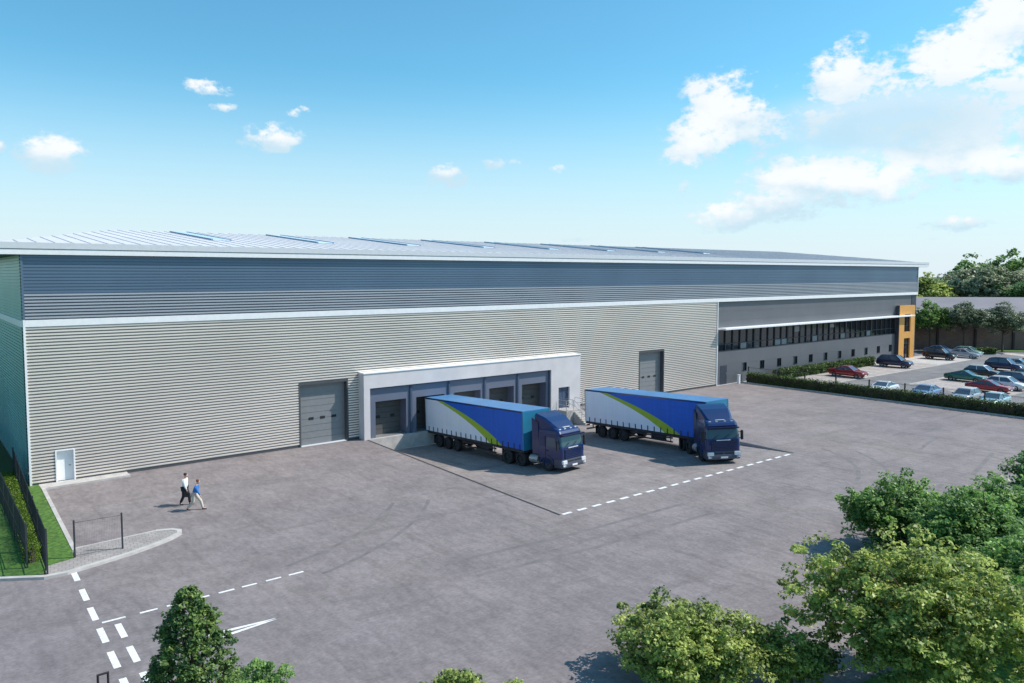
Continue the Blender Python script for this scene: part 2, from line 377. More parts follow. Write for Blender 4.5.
# loading pit: ramp + retaining walls
g = MB(); ny = 12
for i in range(ny):
    ya = DY+(YD-DY)*i/ny; yb = DY+(YD-DY)*(i+1)/ny
    def xs(y): t = (y-DY)/(YD-DY); return DX0+(PX0-DX0)*t, DX1+(PX1-DX1)*t
    a0_, a1_ = xs(ya); b0_, b1_ = xs(yb)
    g.face((b0_,yb,pitz(yb)), (b1_,yb,pitz(yb)), (a1_,ya,pitz(ya)), (a0_,ya,pitz(ya)))
struct(g.build('loading_ramp', M['pit_conc']))
g = MB()
g.face((DX0,DY,pitz(DY)), (PX0,YD,0), (DX0,DY,0)); g.face((DX1,DY,0), (PX1,YD,0), (DX1,DY,pitz(DY)))
struct(g.build('ramp_retaining_wall', M['conc']))
g = MB(); g.box(-.09, .09, 0, 1, .004, .03)   # dark strips along both ramp edges: wall shade and lip painted as colour
g = MB()
for (xa, xb) in ((DX0, PX0), (DX1, PX1)):
    d = -1 if xa == DX0 else 1
    g.face((xa,DY,.006), (xb,YD,.006), (xb+d*.16,YD,.006), (xa+d*.16,DY,.006)) if d < 0 else g.face((xa+.16,DY,.006), (xb+.16,YD,.006), (xb,YD,.006), (xa,DY,.006))
struct(g.build('ramp_edge_shade_strip', M['ramp_lip_shade']))
# road markings
g = MB()
n = 20; t0 = PX0+.1; L_ = (PX1-t0)/n
for i in range(n): g.face(*[(x, y, .006) for x, y in ((t0+i*L_, YD-.12), (t0+i*L_+L_*.58, YD-.12), (t0+i*L_+L_*.58, YD+.1), (t0+i*L_, YD+.1))])
for xa, xb in ((-.38, .44), (.95, 1.6), (1.94, 2.6), (2.95, 3.6), (3.97, 4.62), (4.94, 5.58), (5.98, 6.65), (7.0, 7.68)):
    g.face(*[(x, y, .006) for x, y in ((xa,-23.56), (xb,-23.56), (xb,-23.42), (xa,-23.42))])
for k in range(9):
    ya = -17.0-k*2.32 if k < 1 else -19.5-(k-1)*2.22; yb = ya-1.38; xx = -.32-.075*k; g.face(*[(x, y, .006) for x, y in ((xx-.12,ya), (xx-.16,yb), (xx+.07,yb), (xx+.11,ya))])
for k in range(6):
    ya = -23.97-k*2.2; yb = ya-1.34; xx = .07-.075*k; g.face(*[(x, y, .006) for x, y in ((xx-.12,ya), (xx-.16,yb), (xx+.07,yb), (xx+.11,ya))])
# give-way triangle
A = Vector((4.9, -27.28)); B1 = Vector((1.25, -26.95)); B2 = Vector((1.3, -27.62)); wd = .17
def stroke(p, q, w0, w1):
    d = (q-p).normalized(); nn = Vector((-d.y, d.x))
    g.face((*(p-nn*w0/2), .0075), (*(q-nn*w1/2), .0075), (*(q+nn*w1/2), .0075), (*(p+nn*w0/2), .0075))
stroke(B1, A, .26, .10); stroke(B2, A+Vector((0, -.03)), .26, .10); stroke(B1, B2, .4, .4)
struct(g.build('road_markings', M['paint']))
# tyre marks, faint arcs
g = MB()
def arc(pts, w_):
    for a, b in zip(pts[:-1], pts[1:]):
        a = Vector(a); b = Vector(b); d = (b-a).normalized(); nn = Vector((-d.y, d.x))*w_/2
        g.face((*(a-nn), .0045), (*(b-nn), .0045), (*(b+nn), .0045), (*(a+nn), .0045))
def curve(c, r_, a0_, a1_, n=18): return [(c[0]+r_*math.cos(R(a0_+(a1_-a0_)*i/n)), c[1]+r_*math.sin(R(a0_+(a1_-a0_)*i/n))) for i in range(n+1)]
for k, (pts, w_) in enumerate([(curve((38, -20.5), 11.5, -72, -24), .28), (curve((38, -20.5), 13.4, -70, -30), .26), (curve((30, -33), 17, -58, -12, 24), .24), (curve((30, -33), 19, -58, -14, 24), .24),
        ([(13, -26.6), (20, -27.4), (29, -27.6)], .26), ([(13.4, -28.7), (20, -29.5), (29, -29.7)], .26), 
        ([(38.5, -36), (45, -35.2)], .3), ([(37, -33.8), (43, -33.2)], .28), ([(49, -35.5), (57, -33.9)], .3), ([(54, -30), (60, -28.8)], .28), (curve((3, -6), 17, -75, -40, 20), .22), (curve((3, -6), 19, -74, -38, 20), .22)]):
    n0 = len(g.v); arc(pts, w_)
    for q_ in range(n0, len(g.v)): g.v[q_] = (g.v[q_][0], g.v[q_][1], .002+.0004*k)
struct(g.build('tyre_marks', M['tyremark']))

# ---- left corner: island, kerbs, lawn
def strip(mb, pts, w_, z0, z1):
    pts = [Vector(p) for p in pts]; Ln = []; Rn = []
    for i, p in enumerate(pts):
        a = pts[max(0, i-1)]; b = pts[min(len(pts)-1, i+1)]; d = (b-a).normalized(); nn = Vector((-d.y, d.x))*w_/2
        Ln.append(p+nn); Rn.append(p-nn)
    rs = [[(*l, z0), (*r_, z0), (*r_, z1), (*l, z1)] for l, r_ in zip(Ln, Rn)]
    mb.rings(rs)
outer = [(-12,-15.0), (-6,-15.3), (-2.96,-16.2), (-1.42,-17.2), (-.6,-17.25), (.77,-16.85), (2.2,-16.42), (3.3,-15.93), (4.2,-15.42), (4.75,-14.95), (4.88,-14.5), (4.6,-14.1), (3.9,-13.85)]
g = MB(); strip(g, outer, .26, 0, .12); strip(g, [(3.9,-13.85), (2.2,-13.98), (.16,-14.15)], .12, 0, .118)
strip(g, [(.16,-14.4), (.57,-1.2)], .2, 0, .122)
struct(g.build('kerb', M['kerb'], fixn=True))
g = MB(); inner = [(.25,-14.1), (-.03,-15.55), (-1.2,-15.9), (-1.4,-17.1), (-.6,-17.15), (.77,-16.75), (2.2,-16.32), (3.25,-15.85), (4.1,-15.35), (4.62,-14.9), (4.75,-14.5), (4.5,-14.15), (3.85,-13.9)]
g.prism(inner, .0, .105); struct(g.build('island_paving', M['pavers'], fixn=True))
g = MB(); g.prism([(.07,-14.3), (.47,-1.2), (.47,-.02), (-40,-.02), (-40,-14.9), (-12,-14.9), (-6,-15.2), (-3,-16.1), (-1.45,-17.0), (-1.25,-15.85), (-.05,-15.5)], .0, .10)
struct(g.build('lawn', M['grass'], fixn=True))
g = MB(); g.prism([(.47,-1.2), (.58,-1.2), (5.5,-1.1), (5.5,-.02), (.47,-.02)], 0, .11); struct(g.build('door_apron', M['kerb'], fixn=True))
# planted verge at the near edge of the yard
g = MB(); g.prism([(-12,-34.5), (-2,-34.6), (3,-36.6), (8,-39.6), (14.5,-43.2), (23,-44.6), (27.5,-40.4), (30.2,-38.1), (32.2,-38), (35,-40), (40,-41), (70,-41), (70,-60), (-12,-60)], 0, .09)
struct(g.build('planted_verge', M['grass'], fixn=True))
# ---- car park surfaces and lines
g = MB()
for poly in ([(79.5,-7.4), (122,-7.4), (122,-1.9), (79.5,-1.9)], [(87,-19.2), (124,-19.2), (124,-14), (90,-14)], [(86,-24.7), (124,-24.7), (124,-19.25), (86.5,-19.25)], [(76.5,-33), (81.6,-33), (81.6,-12.5), (76.5,-12.5)]):
    g.face(*[(x, y, .005) for x, y in poly])
struct(g.build('parking_bays', M['bay']))
g = MB()
def ln(x0, y0, x1, y1, w_=.14):
    a = Vector((x0, y0)); b = Vector((x1, y1)); d = (b-a).normalized(); nn = Vector((-d.y, d.x))*w_/2
    g.face((*(a-nn), .010), (*(b-nn), .010), (*(b+nn), .010), (*(a+nn), .010))
for i in range(15): ln(80+3*i, -1.9, 80+3*i, -7.4)
for i in range(12): ln(91+3*i-1, -14, 91+3*i-1, -24.7)
for i in range(8): ln(76.6, -12.6-2.9*i, 81.6, -12.6-2.9*i)
struct(g.build('bay_lines', M['line_grey']))
g = MB()
g.face((79.5,-7.75,.009), (124,-7.75,.009), (124,-7.45,.009), (79.5,-7.45,.009)); g.face((89,-13.95,.009), (124,-13.95,.009), (124,-13.6,.009), (89,-13.6,.009))
g.face((81.7,-33,.009), (81.9,-33,.009), (81.9,-12.5,.009), (81.7,-12.5,.009))
g.face((78,-1.85,.008), (126,-1.85,.008), (126,-.02,.008), (78,-.02,.008)); g.face((113,-7.4,.0075), (126,-7.4,.0075), (126,-1.9,.0075), (113,-1.9,.0075))
g.face((126.2,-30,.008), (128,-30,.008), (140,-8,.008), (138,-6,.008))
struct(g.build('footpath', M['apron']))
g = MB(); g.prism([(74.22,-40), (74.4,-40), (74.4,.0), (74.22,.0)], 0, .13); g.prism([(129.8,-3.2), (135.8,-6.6), (135.2,-8), (129.2,-4.6)], 0, .13)
struct(g.build('car_park_kerb', M['kerb'], fixn=True))
g = MB(); g.prism([(141,-6.5), (164,-32), (169,-28), (143,-2)], 0, .12); struct(g.build('grass_verge', M['grass'], fixn=True))

# ------------------------------------------------------------------ warehouse
wh = empty('warehouse', (0, 0, 0), 'long silver and slate blue ribbed warehouse with white dock surround and office end', 'warehouse')
P_ = .2
def ribs(mb, x0, x1, z0, z1, y=-.0, depth=.065, axis='x', a_out=0, a_gap=1, pitch=P_, lip=.11):
    """horizontally ribbed sheet; axis 'x': faces -y; axis 'y': faces -x (x0,x1 are then y0,y1 and y is the x of the sheet)"""
    def P(a, o, z): return (a, y-o, z) if axis == 'x' else (y-o, a, z)
    k0 = round(z0/pitch); z = z0
    while z < z1-1e-4:
        zt = min(z+pitch, z1); h = zt-z
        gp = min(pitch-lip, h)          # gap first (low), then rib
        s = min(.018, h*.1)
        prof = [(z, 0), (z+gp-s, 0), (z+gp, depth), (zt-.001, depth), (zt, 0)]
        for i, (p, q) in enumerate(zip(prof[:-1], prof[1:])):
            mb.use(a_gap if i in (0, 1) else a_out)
            if axis == 'x': mb.face(P(x0, p[1], p[0]), P(x1, p[1], p[0]), P(x1, q[1], q[0]), P(x0, q[1], q[0]))
            else: mb.face(P(x1, p[1], p[0]), P(x0, p[1], p[0]), P(x0, q[1], q[0]), P(x1, q[1], q[0]))
        z = zt
# main silver cladding with openings
OX = 69.6
g = MB()
PL = .14
segs = [(.12, 1.42, PL, 10.0), (1.42, 2.52, 2.14, 10.0), (2.52, 17.6, PL, 10.0), (17.6, 21.7, 4.94, 10.0), (21.7, DX0-.35, PL, 10.0),
        (DX0-.35, DX1+.0, 5.34, 10.0), (DX1, 55.9, PL, 10.0), (55.9, 60.0, 4.94, 10.0), (60.0, OX-.12, PL, 10.0)]
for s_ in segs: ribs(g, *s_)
g.build('silver_cladding', [M['silver'], M['silver_gap_shade']], wh)
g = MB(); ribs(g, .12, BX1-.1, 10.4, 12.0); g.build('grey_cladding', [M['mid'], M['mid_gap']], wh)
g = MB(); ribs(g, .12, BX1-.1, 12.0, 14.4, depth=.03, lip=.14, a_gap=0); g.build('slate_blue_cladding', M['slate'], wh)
g = MB(); g.box(.12, BX1-.05, -.12, 0, 9.98, 10.4); g.box(-.12, .0, 0, BD, 9.98, 10.4); g.build('white_band', M['white_metal'], wh, bevel=.01)
g = MB(); g.box(0, .12, -.13, .0, 0, 10.42); g.box(OX-.12, OX, -.13, .25, 0, 9.97); g.box(BX1-.1, BX1, -.13, .2, 9.97, 14.4)
g.build_each('corner_flashing', M['white_metal'], wh)
g = MB(); g.box(-.0, .12, -.125, 0, 10.42, 14.4); g.build('corner_flashing', M['slate'], wh)
g = MB(); ribs(g, 0, BD, .14, 9.98, y=0, axis='y', a_gap=0); ribs(g, 0, BD, 10.4, 14.4, y=0, axis='y', a_gap=0, depth=.05); g.build('end_cladding', M['end_tint'], wh)
g = MB(); g.box(.4, BX1-.2, .5, BD-.2, 0, 14.5); g.box(BX1-.02, BX1+.05, .2, BD, 0, 14.4); g.box(0, BX1, BD-.2, BD, 0, 14.4); g.build('structure_wall', M['office_dark'], wh)
g = MB()
for a, b in ((.12, 1.42), (2.52, 17.6), (21.7, DX0-.35), (DX1, 55.9), (60, OX-.12)): g.box(a, b, -.02, .3, 0, PL)
g.box(-.02, .3, .0, BD, 0, PL); g.build_each('plinth', M['reveal'], wh)
# roof: hipped, standing seams
EO = .3; EX = 1.6; ER = 3.1; EZ = 15.12; RYc = 22.0; RZ = 17.25; RXa, RXb = 9.5, 117.0
g = MB()
c = [(-EX, -EO, EZ), (BX1+ER, -EO, EZ), (BX1+ER, BD+EO, EZ), (-EX, BD+EO, EZ)]; ra = (RXa, RYc, RZ); rb = (RXb, RYc, RZ)
g.face(c[0], c[1], rb, ra); g.face(c[2], c[3], ra, rb); g.face(c[3], c[0], ra); g.face(c[1], c[2], rb)
g.build('roof', M['roof'], wh)
sl = (RZ-EZ)/(RYc+EO)
g = MB(); x = 0.0
while x < BX1+1:
    if x < RXa: yt = -EO+(RYc+EO)*(x+EX)/(RXa+EX)
    elif x > RXb: yt = -EO+(RYc+EO)*(BX1+ER-x)/(BX1+ER-RXb)
    else: yt = RYc
    zt = EZ+(yt+EO)*sl
    hw, hh = .04, .035
    a = [(x-hw, -EO+.02, EZ), (x+hw, -EO+.02, EZ), (x+hw, -EO+.02, EZ+hh), (x-hw, -EO+.02, EZ+hh)]
    b = [(x-hw, yt, zt), (x+hw, yt, zt), (x+hw, yt, zt+hh), (x-hw, yt, zt+hh)]
    g.rings([a, b]); x += 1.0
g.build('roof_seam', M['seam'], wh)
g = MB()
g.box(-EX-.02, BX1+ER+.02, -EO-.06, -EO+.0, 14.78, EZ+.06); g.box(-EX-.06, -EX, -EO-.06, BD+EO, 14.78, EZ+.06); g.box(BX1+ER, BX1+ER+.06, -EO-.06, BD+EO, 14.78, EZ+.06)
g.build('fascia', M['grey_trim'], wh, bevel=.015)
g = MB()
g.box(-EX+.05, BX1+ER-.05, -EO-.02, -EO+.12, 14.42, 14.76); g.box(-EX, -EX+.1, -EO-.02, BD, 14.42, 14.76); g.box(BX1+ER-.1, BX1+ER, -EO-.02, BD, 14.52, 14.76)
g.build('gutter', M['white_metal'], wh, bevel=.02)
g = MB(); g.box(-EX+.12, BX1+ER-.12, -EO+.14, 0.3, 14.41, 14.5); g.box(-EX+.12, 0.3, .3, BD, 14.41, 14.5); g.box(BX1-.3, BX1+ER-.12, .3, BD, 14.5, 14.58)
g.build('soffit', M['soffit'], wh)
for k in range(8):
    x = 14.1+9.12*k; y0, y1 = 8.6, 20.6
    def rp(xx, yy, dz): return (xx, yy, EZ+(yy+EO)*sl+dz)
    g = MB()
    for xa in (x, x+1.5):
        g.rings([[rp(xa, y0, 0), rp(xa+.14, y0, 0), rp(xa+.14, y0, .13), rp(xa, y0, .13)], [rp(xa, y1, 0), rp(xa+.14, y1, 0), rp(xa+.14, y1, .13), rp(xa, y1, .13)]])
    fr = g.build('rooflight', M['skyl_frame'], wh)
    g = MB(); g.rings([[rp(x+.15, y0, .02), rp(x+1.49, y0, .02), rp(x+1.49, y0, .09), rp(x+.15, y0, .09)], [rp(x+.15, y1, .02), rp(x+1.49, y1, .02), rp(x+1.49, y1, .09), rp(x+.15, y1, .09)]])
    g.build('pane', M['skyl'], fr)
# shutters
for (x0, x1) in ((17.6, 21.7), (55.9, 60.0)):
    g = MB(); g.box(x0, x0+.12, -.09, .45, 0, 4.94); g.box(x1-.12, x1, -.09, .45, 0, 4.94); g.box(x0+.12, x1-.12, -.09, .45, 4.78, 4.94)
    fr = g.build('door_surround', M['reveal'], wh)
    g = MB(); z = 0.02; y = .38
    while z < 4.7:
        zt = min(z+.5, 4.78); g.box(x0+.12, x1-.12, y, y+.06, z+.02, zt-.02); g.box(x0+.12, x1-.12, y+.02, y+.06, zt-.02, zt+.02) if zt < 4.7 else None; z += .5
    dr = g.build('roller_shutter', M['shutter'], wh)
    for k in range(3):
        g = MB(); xx = x0+.95+k*.95; g.box(xx, xx+.4, y-.025, y+.01, 1.95, 2.15); g.build('vision_panel', M['black'], dr, bevel=.01)
# personnel door
g = MB(); g.box(1.42, 1.5, -.12, .3, 0.11, 2.14); g.box(2.44, 2.52, -.12, .3, .11, 2.14); g.box(1.5, 2.44, -.12, .3, 2.06, 2.14)
fr = g.build('door_frame', M['white_metal'], wh)
g = MB(); g.box(1.5, 2.44, .16, .22, .11, 2.05); d_ = g.build('personnel_door', M['white_metal'], wh, bevel=.01)
g = MB(); g.bar((2.3, .12, 1.05), (2.18, .12, 1.05), .03); g.build('handle', M['black'], d_)
# dock block
DF = DY
g = MB()
g.box(DX0-.35, DX0+.2, DF, 0, 0, 5.3); g.box(42.55, 43.5, DF, 0, 0, 5.3); g.box(44.95, DX1, DF, 0, 0, 5.3); g.box(43.5, 44.95, DF, 0, 2.3, 5.3); g.box(43.5, 44.95, DF, 0, 0, .22)
g.box(DX0+.2, 42.55, DF, 0, 4.12, 5.3)
wl = g.build('dock_surround', M['white_wall'], wh, fixn=False)
g = MB(); g.box(DX0-.4, DX1+.05, DF-.06, .0, 5.3, 5.4); g.build('coping', M['white_metal'], wl, bevel=.015)
g = MB(); g.box(DX0+.02, DX1, DF+.01, 0, -1.3, 0); g.build('dock_base', M['kerb'], wh)
bx = [DX0+.2, 27.1, 30.92, 34.78, 38.6, 42.55]
for k in range(5):
    x0, x1 = bx[k], bx[k+1]; yp = DF+.28
    o0 = x0+ (.55 if k else .62); o1 = x1-.42; oz = 2.95; ob = .02
    g = MB(); g.box(x0, o0, yp, .35, 0, 4.1); g.box(o1, x1, yp, .35, 0, 4.1); g.box(o0, o1, yp, .35, oz, 4.1)
    pn = g.build('dock_bay', M['dockpanel'], wh)
    g = MB(); g.box(x0-.07 if k else x0, x0+.1, yp-.12, yp-.001, 0, 4.1); 
    if k == 4: g.box(x1-.12, x1, yp-.12, yp-.001, 0, 4.1)
    g.box(x0+.1, x1-.08, yp-.08, yp-.001, 4.0, 4.1)
    g.build('dock_pilaster', M['dockpost'], pn)
    g = MB(); z = .02
    while z < oz: g.box(o0, o1, .36, .42, z+.01, min(z+.44, oz)); z += .45
    ds = g.build('dock_door', M['dockdoor'], pn)
    for q in range(2):
        g = MB(); xx = o0+.55+q*1.35; g.box(xx, xx+.38, .33, .365, 1.4, 1.62); g.build('vision_panel', M['black'], ds)
    g = MB(); g.box(o0-.0, o1, yp-.02, .42, -.03, .018); g.build('dock_leveller', M['steel'], pn)
g = MB(); g.box(43.5, 44.95, DF+.22, DF+.3, .22, 2.3); g.box(44.18, 44.26, DF+.2, DF+.22, .22, 2.3); dd = g.build('dock_access_door', M['dockpost'], wh)
g = MB(); g.bar((44.05, DF+.19, 1.2), (44.12, DF+.19, 1.2), .05); g.build('handle', M['steel'], dd)
# steps from the dock door
st = empty('dock_steps', (44.4, DF, 0), 'pale concrete steps with steel handrails below the dark blue dock door', 'steps')
def lo(mb_, name, m, par=st, **k):
    o = mb_.build(name, m, par, **k); o.matrix_parent_inverse = Matrix.Translation(-par.location); return o
g = MB(); g.box(43.4, 45.6, DF-1.25, DF-.01, -1.3, .18); lo(g, 'landing', M['conc'], bevel=.01)
g = MB(); ns = 8
for i in range(ns):
    zt = .18-(i+1)*.165; y1 = DF-1.25-i*.27; g.box(44.35, 45.6, y1-.27, y1, -1.4, zt)
lo(g, 'flight', M['kerb'])
def rail(x):
    g = MB(); pts = [(x, DF-.1, .18), (x, DF-1.2, .18), (x, DF-1.25-ns*.27*.5, .18-.165*ns*.5), (x, DF-1.25-ns*.27, .18-.165*ns)]
    for p in pts: g.cyl(p, (p[0], p[1], p[2]+1.0), .022, n=8)
    for h in (1.0, .55):
        for a, b in zip(pts[:-1], pts[1:]): g.cyl((a[0], a[1], a[2]+h), (b[0], b[1], b[2]+h), .022, n=8)
    lo(g, 'handrail', M['steel'])
rail(44.38); rail(45.57)
g = MB(); 
for p in ((43.42, DF-.1), (43.42, DF-1.22), (44.35, DF-1.22)): g.cyl((*p, .18), (*p, 1.18), .022, n=8)
for h in (1.18, .73): g.cyl((43.42, DF-.1, h), (43.42, DF-1.22, h), .022, n=8); g.cyl((43.42, DF-1.22, h), (44.35, DF-1.22, h), .022, n=8)
lo(g, 'handrail', M['steel'])

# office section
OY = .18
g = MB()
WZ0, WZ1, WX0, WX1 = 4.0, 6.6, 70.2, 115.4
def panel_wall(mb, x0, x1, z0, z1, step=.9):
    z = z0
    while z < z1-1e-3:
        zt = min(z+step, z1); mb.box(x0, x1, OY, .5, z+.008, zt-.008); mb.box(x0, x1, OY+.02, .5, zt-.008, zt+.008) if zt < z1 else None; z = zt
wins = [75.0+3.83*i for i in range(11)]
ww = .95
# lower wall with window openings 1.35-2.35, upper wall
xs_ = [OX]+sum([[a, a+ww] for a in wins], [])+[BX1]
for i in range(0, len(xs_)-1, 2): g.box(xs_[i], xs_[i+1], OY, .5, 1.35, 2.35)
g.box(OX, BX1, OY, .5, 2.36, WZ0-.005); g.box(OX, BX1, OY, .5, 0, 1.345)
g.box(OX, WX0, OY, .5, WZ0, WZ1); g.box(WX1, BX1, OY, .5, WZ0, WZ1)
panel_wall(g, OX, BX1, WZ1+.005, 9.96, 1.1)
g.build('office_cladding', M['office'], wh)
g = MB(); g.box(WX0, WX1, OY+.26, .49, WZ0, WZ1); gl = g.build('ribbon_window', M['glass'], wh)
npn = 30; pw = (WX1-WX0)/npn
g = MB()
for i in range(npn+1): x = WX0+i*pw; w2 = .06 if i % 5 else .14; g.box(x-w2, x+w2, OY+.12, OY+.26, WZ0+.06, WZ1-.06)
g.box(WX0, WX1, OY-.02, OY+.28, WZ0-.02, WZ0+.06); g.box(WX0, WX1, OY-.0, OY+.28, WZ1-.06, WZ1-.002); g.box(WX0, WX1, OY+.14, OY+.255, WZ0+.82, WZ0+.9)
g.build('window_frame', M['fence'], gl)
g = MB(); rg = random.Random(3)
for i in range(npn):
    if i in (3, 8, 9, 14, 19, 24): x = WX0+i*pw+.12; g.box(x, x+pw-.24, OY+.2, OY+.255, WZ0+.1, WZ0+.9)
    if i in (11, 17): x = WX0+i*pw+.1; g.box(x, x+pw-.2, OY+.24, OY+.258, WZ1-1.1+rg.random()*.5, WZ1-.3)
g.build_each('blind', M['blind'], gl)
g = MB(); g.box(69.9, 119.3, -1.0, OY, 6.66, 6.86); g.build('canopy', M['white_metal'], wh, bevel=.02)
for i, a in enumerate(wins):
    g = MB(); g.box(a, a+ww, OY+.12, .2+OY, 1.36, 2.34); wn = g.build('window', M['glass'], wh)
    g = MB()
    for x in (a, a+ww/2-.02, a+ww-.04): g.box(x, x+.04, OY-.02, OY+.13, 1.352, 2.348)
    g.box(a, a+ww, OY-.03, OY+.13, 1.30, 1.352); g.build('frame', M['fence'], wn)
    if i in (0, 3, 5, 6, 8): g = MB(); g.box(a+.05, a+ww/2-.03, OY+.1, OY+.118, 1.38, 2.32); g.build('blind', M['blind'], wn)
g = MB(); g.box(70.55, 71.85, OY-.03, OY+.04, 0, 2.3); dr = g.build('office_side_door', M['office_dark'], wh)
g = MB(); g.bar((71.65, OY-.06, 1.1), (71.65, OY-.06, 1.4), .04); g.build('handle', M['steel'], dr)
# dark end panel and orange entrance frame
g = MB(); g.box(120.5, BX1, OY-.06, OY-.002, 0, 9.95); g.build('end_panel', M['office_dark'], wh)
TX0, TX1, TF = 115.3, 120.6, -.38
g = MB()
g.box(TX0, TX0+1.75, TF, OY-.07, 0, 8.35); g.box(TX1-1.45, TX1, TF, OY-.07, 0, 8.35)
g.box(TX0+1.75, TX1-1.45, TF, OY-.07, 7.0, 8.35); g.box(TX0+1.75, TX1-1.45, TF, OY-.07, 3.2, 4.2)
ef = g.build('entrance_frame', M['orange'], wh)
g = MB(); g.box(TX0-.1, TX0-.005, TF-.02, OY-.07, 0, 8.4); g.build('edge_trim', M['office_dark'], ef)
g = MB(); g.box(TX0+1.75, TX1-1.45, OY-.3, OY-.24, 4.2, 7.0); ew = g.build('entrance_window', M['glass'], ef)
g = MB()
for x in (TX0+1.75, (TX0+TX1)/2+.1, TX1-1.51): g.box(x, x+.07, OY-.36, OY-.3, 4.2, 7.0)
for z in (4.2, 5.1, 6.0, 6.93): g.box(TX0+1.82, TX1-1.51, OY-.34, OY-.3, z, z+.07)
g.build('frame', M['fence'], ew)
g = MB(); g.box(TX0+1.75, TX1-1.45, OY-.3, OY-.24, 0, 3.2); ed = g.build('entrance_door', M['glass'], ef)
g = MB()
for x in (TX0+1.75, (TX0+TX1)/2+.1, TX1-1.51): g.box(x, x+.07, OY-.36, OY-.3, 0, 3.2)
g.box(TX0+1.82, TX1-1.51, OY-.34, OY-.3, 2.3, 2.4); g.build('frame', M['fence'], ed)

# ------------------------------------------------------------------ fences
def fence(name, pts, h, label, spacing=2.5, wire=.1, wt=.012, group=None, z0=.1, rails=3, pw=.07, rw=.03):
    a = Vector((*pts[0], z0)); root = empty(name, a, label, 'fence', group)
    inv = Matrix.Translation(-a)
    for i in range(len(pts)-1):
        p = Vector((*pts[i], z0)); q = Vector((*pts[i+1], z0)); d = q-p; Ln = d.length; d.normalize(); nn = max(1, round(Ln/spacing))
        g = MB(); t = wire
        while t < Ln: 
            u_ = p+d*t; g.cyl(u_+Vector((0, 0, .04)), u_+Vector((0, 0, h-.05)), wt/2, n=4, caps=False); t += wire
        for k in range(rails): z = .08+(h-.16)*k/max(1, rails-1); g.bar(p+Vector((0, 0, z)), q+Vector((0, 0, z)), rw)
        o = g.build('mesh_panel', M['fence'], root); o.matrix_parent_inverse = inv
        for k in range(nn+1):
            if k == nn and i < len(pts)-2: continue
            u_ = p+d*(Ln*k/nn); g = MB(); g.box(u_.x-pw/2, u_.x+pw/2, u_.y-pw/2, u_.y+pw/2, z0, z0+h+.04)
            o = g.build('post', M['fence'], root); o.matrix_parent_inverse = inv
    return root
fence('mesh_fence', [(-1.89, -15.6), (-1.6, 26)], 2.0, 'dark grey mesh fence on the lawn left of the clipped hedge', wt=.02, wire=.08)
fence('mesh_fence', [(-1.3, -17.0), (-1.18, -13.5), (-.55, 2.6)], 2.0, 'dark grey mesh fence between the clipped hedge and the kerbside lawn strip', wt=.02, wire=.08)
fence('mesh_fence', [(-.0, -15.5), (1.99, -15.62)], 1.72, 'short see-through mesh fence panel on two posts on the paved island', spacing=2.2, wire=.07, wt=.0035, rails=2, rw=.012, z0=.1)
fence('mesh_fence', [(75.65, -.3), (75.6, -38)], 1.85, 'dark mesh fence with slim posts behind the long yard hedge beside the car park', spacing=3.95, wire=.13, wt=.01, z0=0, pw=.12)
# low barrier at left
hb = empty('hoop_barrier', (-1.5, -29.75, 0), 'small black hoop barrier on the road left of the pointed tree', 'barrier')
for dx in (-.14, .14): g = MB(); g.cyl((dx, 0, 0), (dx, 0, 1.0), .035, n=8); g.build('leg', M['black'], hb)
g = MB(); g.cyl((-.17, 0, 1.0), (.17, 0, 1.0), .035, n=8); g.build('top_rail', M['black'], hb)
g = MB(); g.box(-.15, .15, -.12, .12, 0, 1.0); g.box(-.19, .19, -.16, .16, 1.0, 1.06); bo = g.build('gate_post', M['white_metal'], bevel=.01); bo.location = (73.4, .0 - .5, 0)
tag(bo, 'squat white post at the end of the fence by the office side door', 'post')

# ------------------------------------------------------------------ foliage
def leaf_mesh(name, centers, radii, n_per, size, m, parent=None, seed=0, flat=.25, tintbias=None, up=.55):
    rs = np.random.RandomState(seed); C_ = []; T = []
    for (c_, r_), k in zip(zip(centers, radii), n_per):
        d = rs.normal(size=(k, 3)); d /= np.linalg.norm(d, axis=1)[:, None]
        rad = rs.uniform(.35, 1, k)**.6
        p = np.array(c_)+d*rad[:, None]*np.array(r_)
        C_.append(p); T.append(np.clip(rs.normal(.5, .27)+rs.normal(0, .22, k), 0, 1))
        # leaves look outward and up
        if len(C_) == 1: Dn = [d]
        else: Dn.append(d)
    P = np.concatenate(C_); T = np.concatenate(T); D = np.concatenate(Dn); n = len(P)
    nrm = D*.45+rs.normal(size=(n, 3))*.5+np.array([0.15, -.1, up]); nrm /= np.linalg.norm(nrm, axis=1)[:, None]
    a = rs.normal(size=(n, 3)); t = np.cross(nrm, a); t /= np.linalg.norm(t, axis=1)[:, None]; b = np.cross(nrm, t)
    s = size*rs.uniform(.6, 1.25, n)[:, None]
    V = np.stack([P-t*s*.5, P-b*s*.32+nrm*s*.08, P+t*s*.5, P+b*s*.32+nrm*s*.08], 1).reshape(-1, 3)
    V[:, 2] = np.maximum(V[:, 2], .03)
    me = bpy.data.meshes.new(name); me.vertices.add(4*n); me.vertices.foreach_set('co', V.ravel().astype('f'))
    me.loops.add(4*n); me.loops.foreach_set('vertex_index', np.arange(4*n, dtype='i'))
    me.polygons.add(n); me.polygons.foreach_set('loop_start', np.arange(0, 4*n, 4, dtype='i')); me.polygons.foreach_set('loop_total', np.full(n, 4, 'i'))
    me.update(calc_edges=True)
    at = me.attributes.new('tint', 'FLOAT', 'FACE'); at.data.foreach_set('value', T.astype('f'))
    me.materials.append(m)
    o = bpy.data.objects.new(name, me); col.objects.link(o)
    if parent: o.parent = parent
    return o
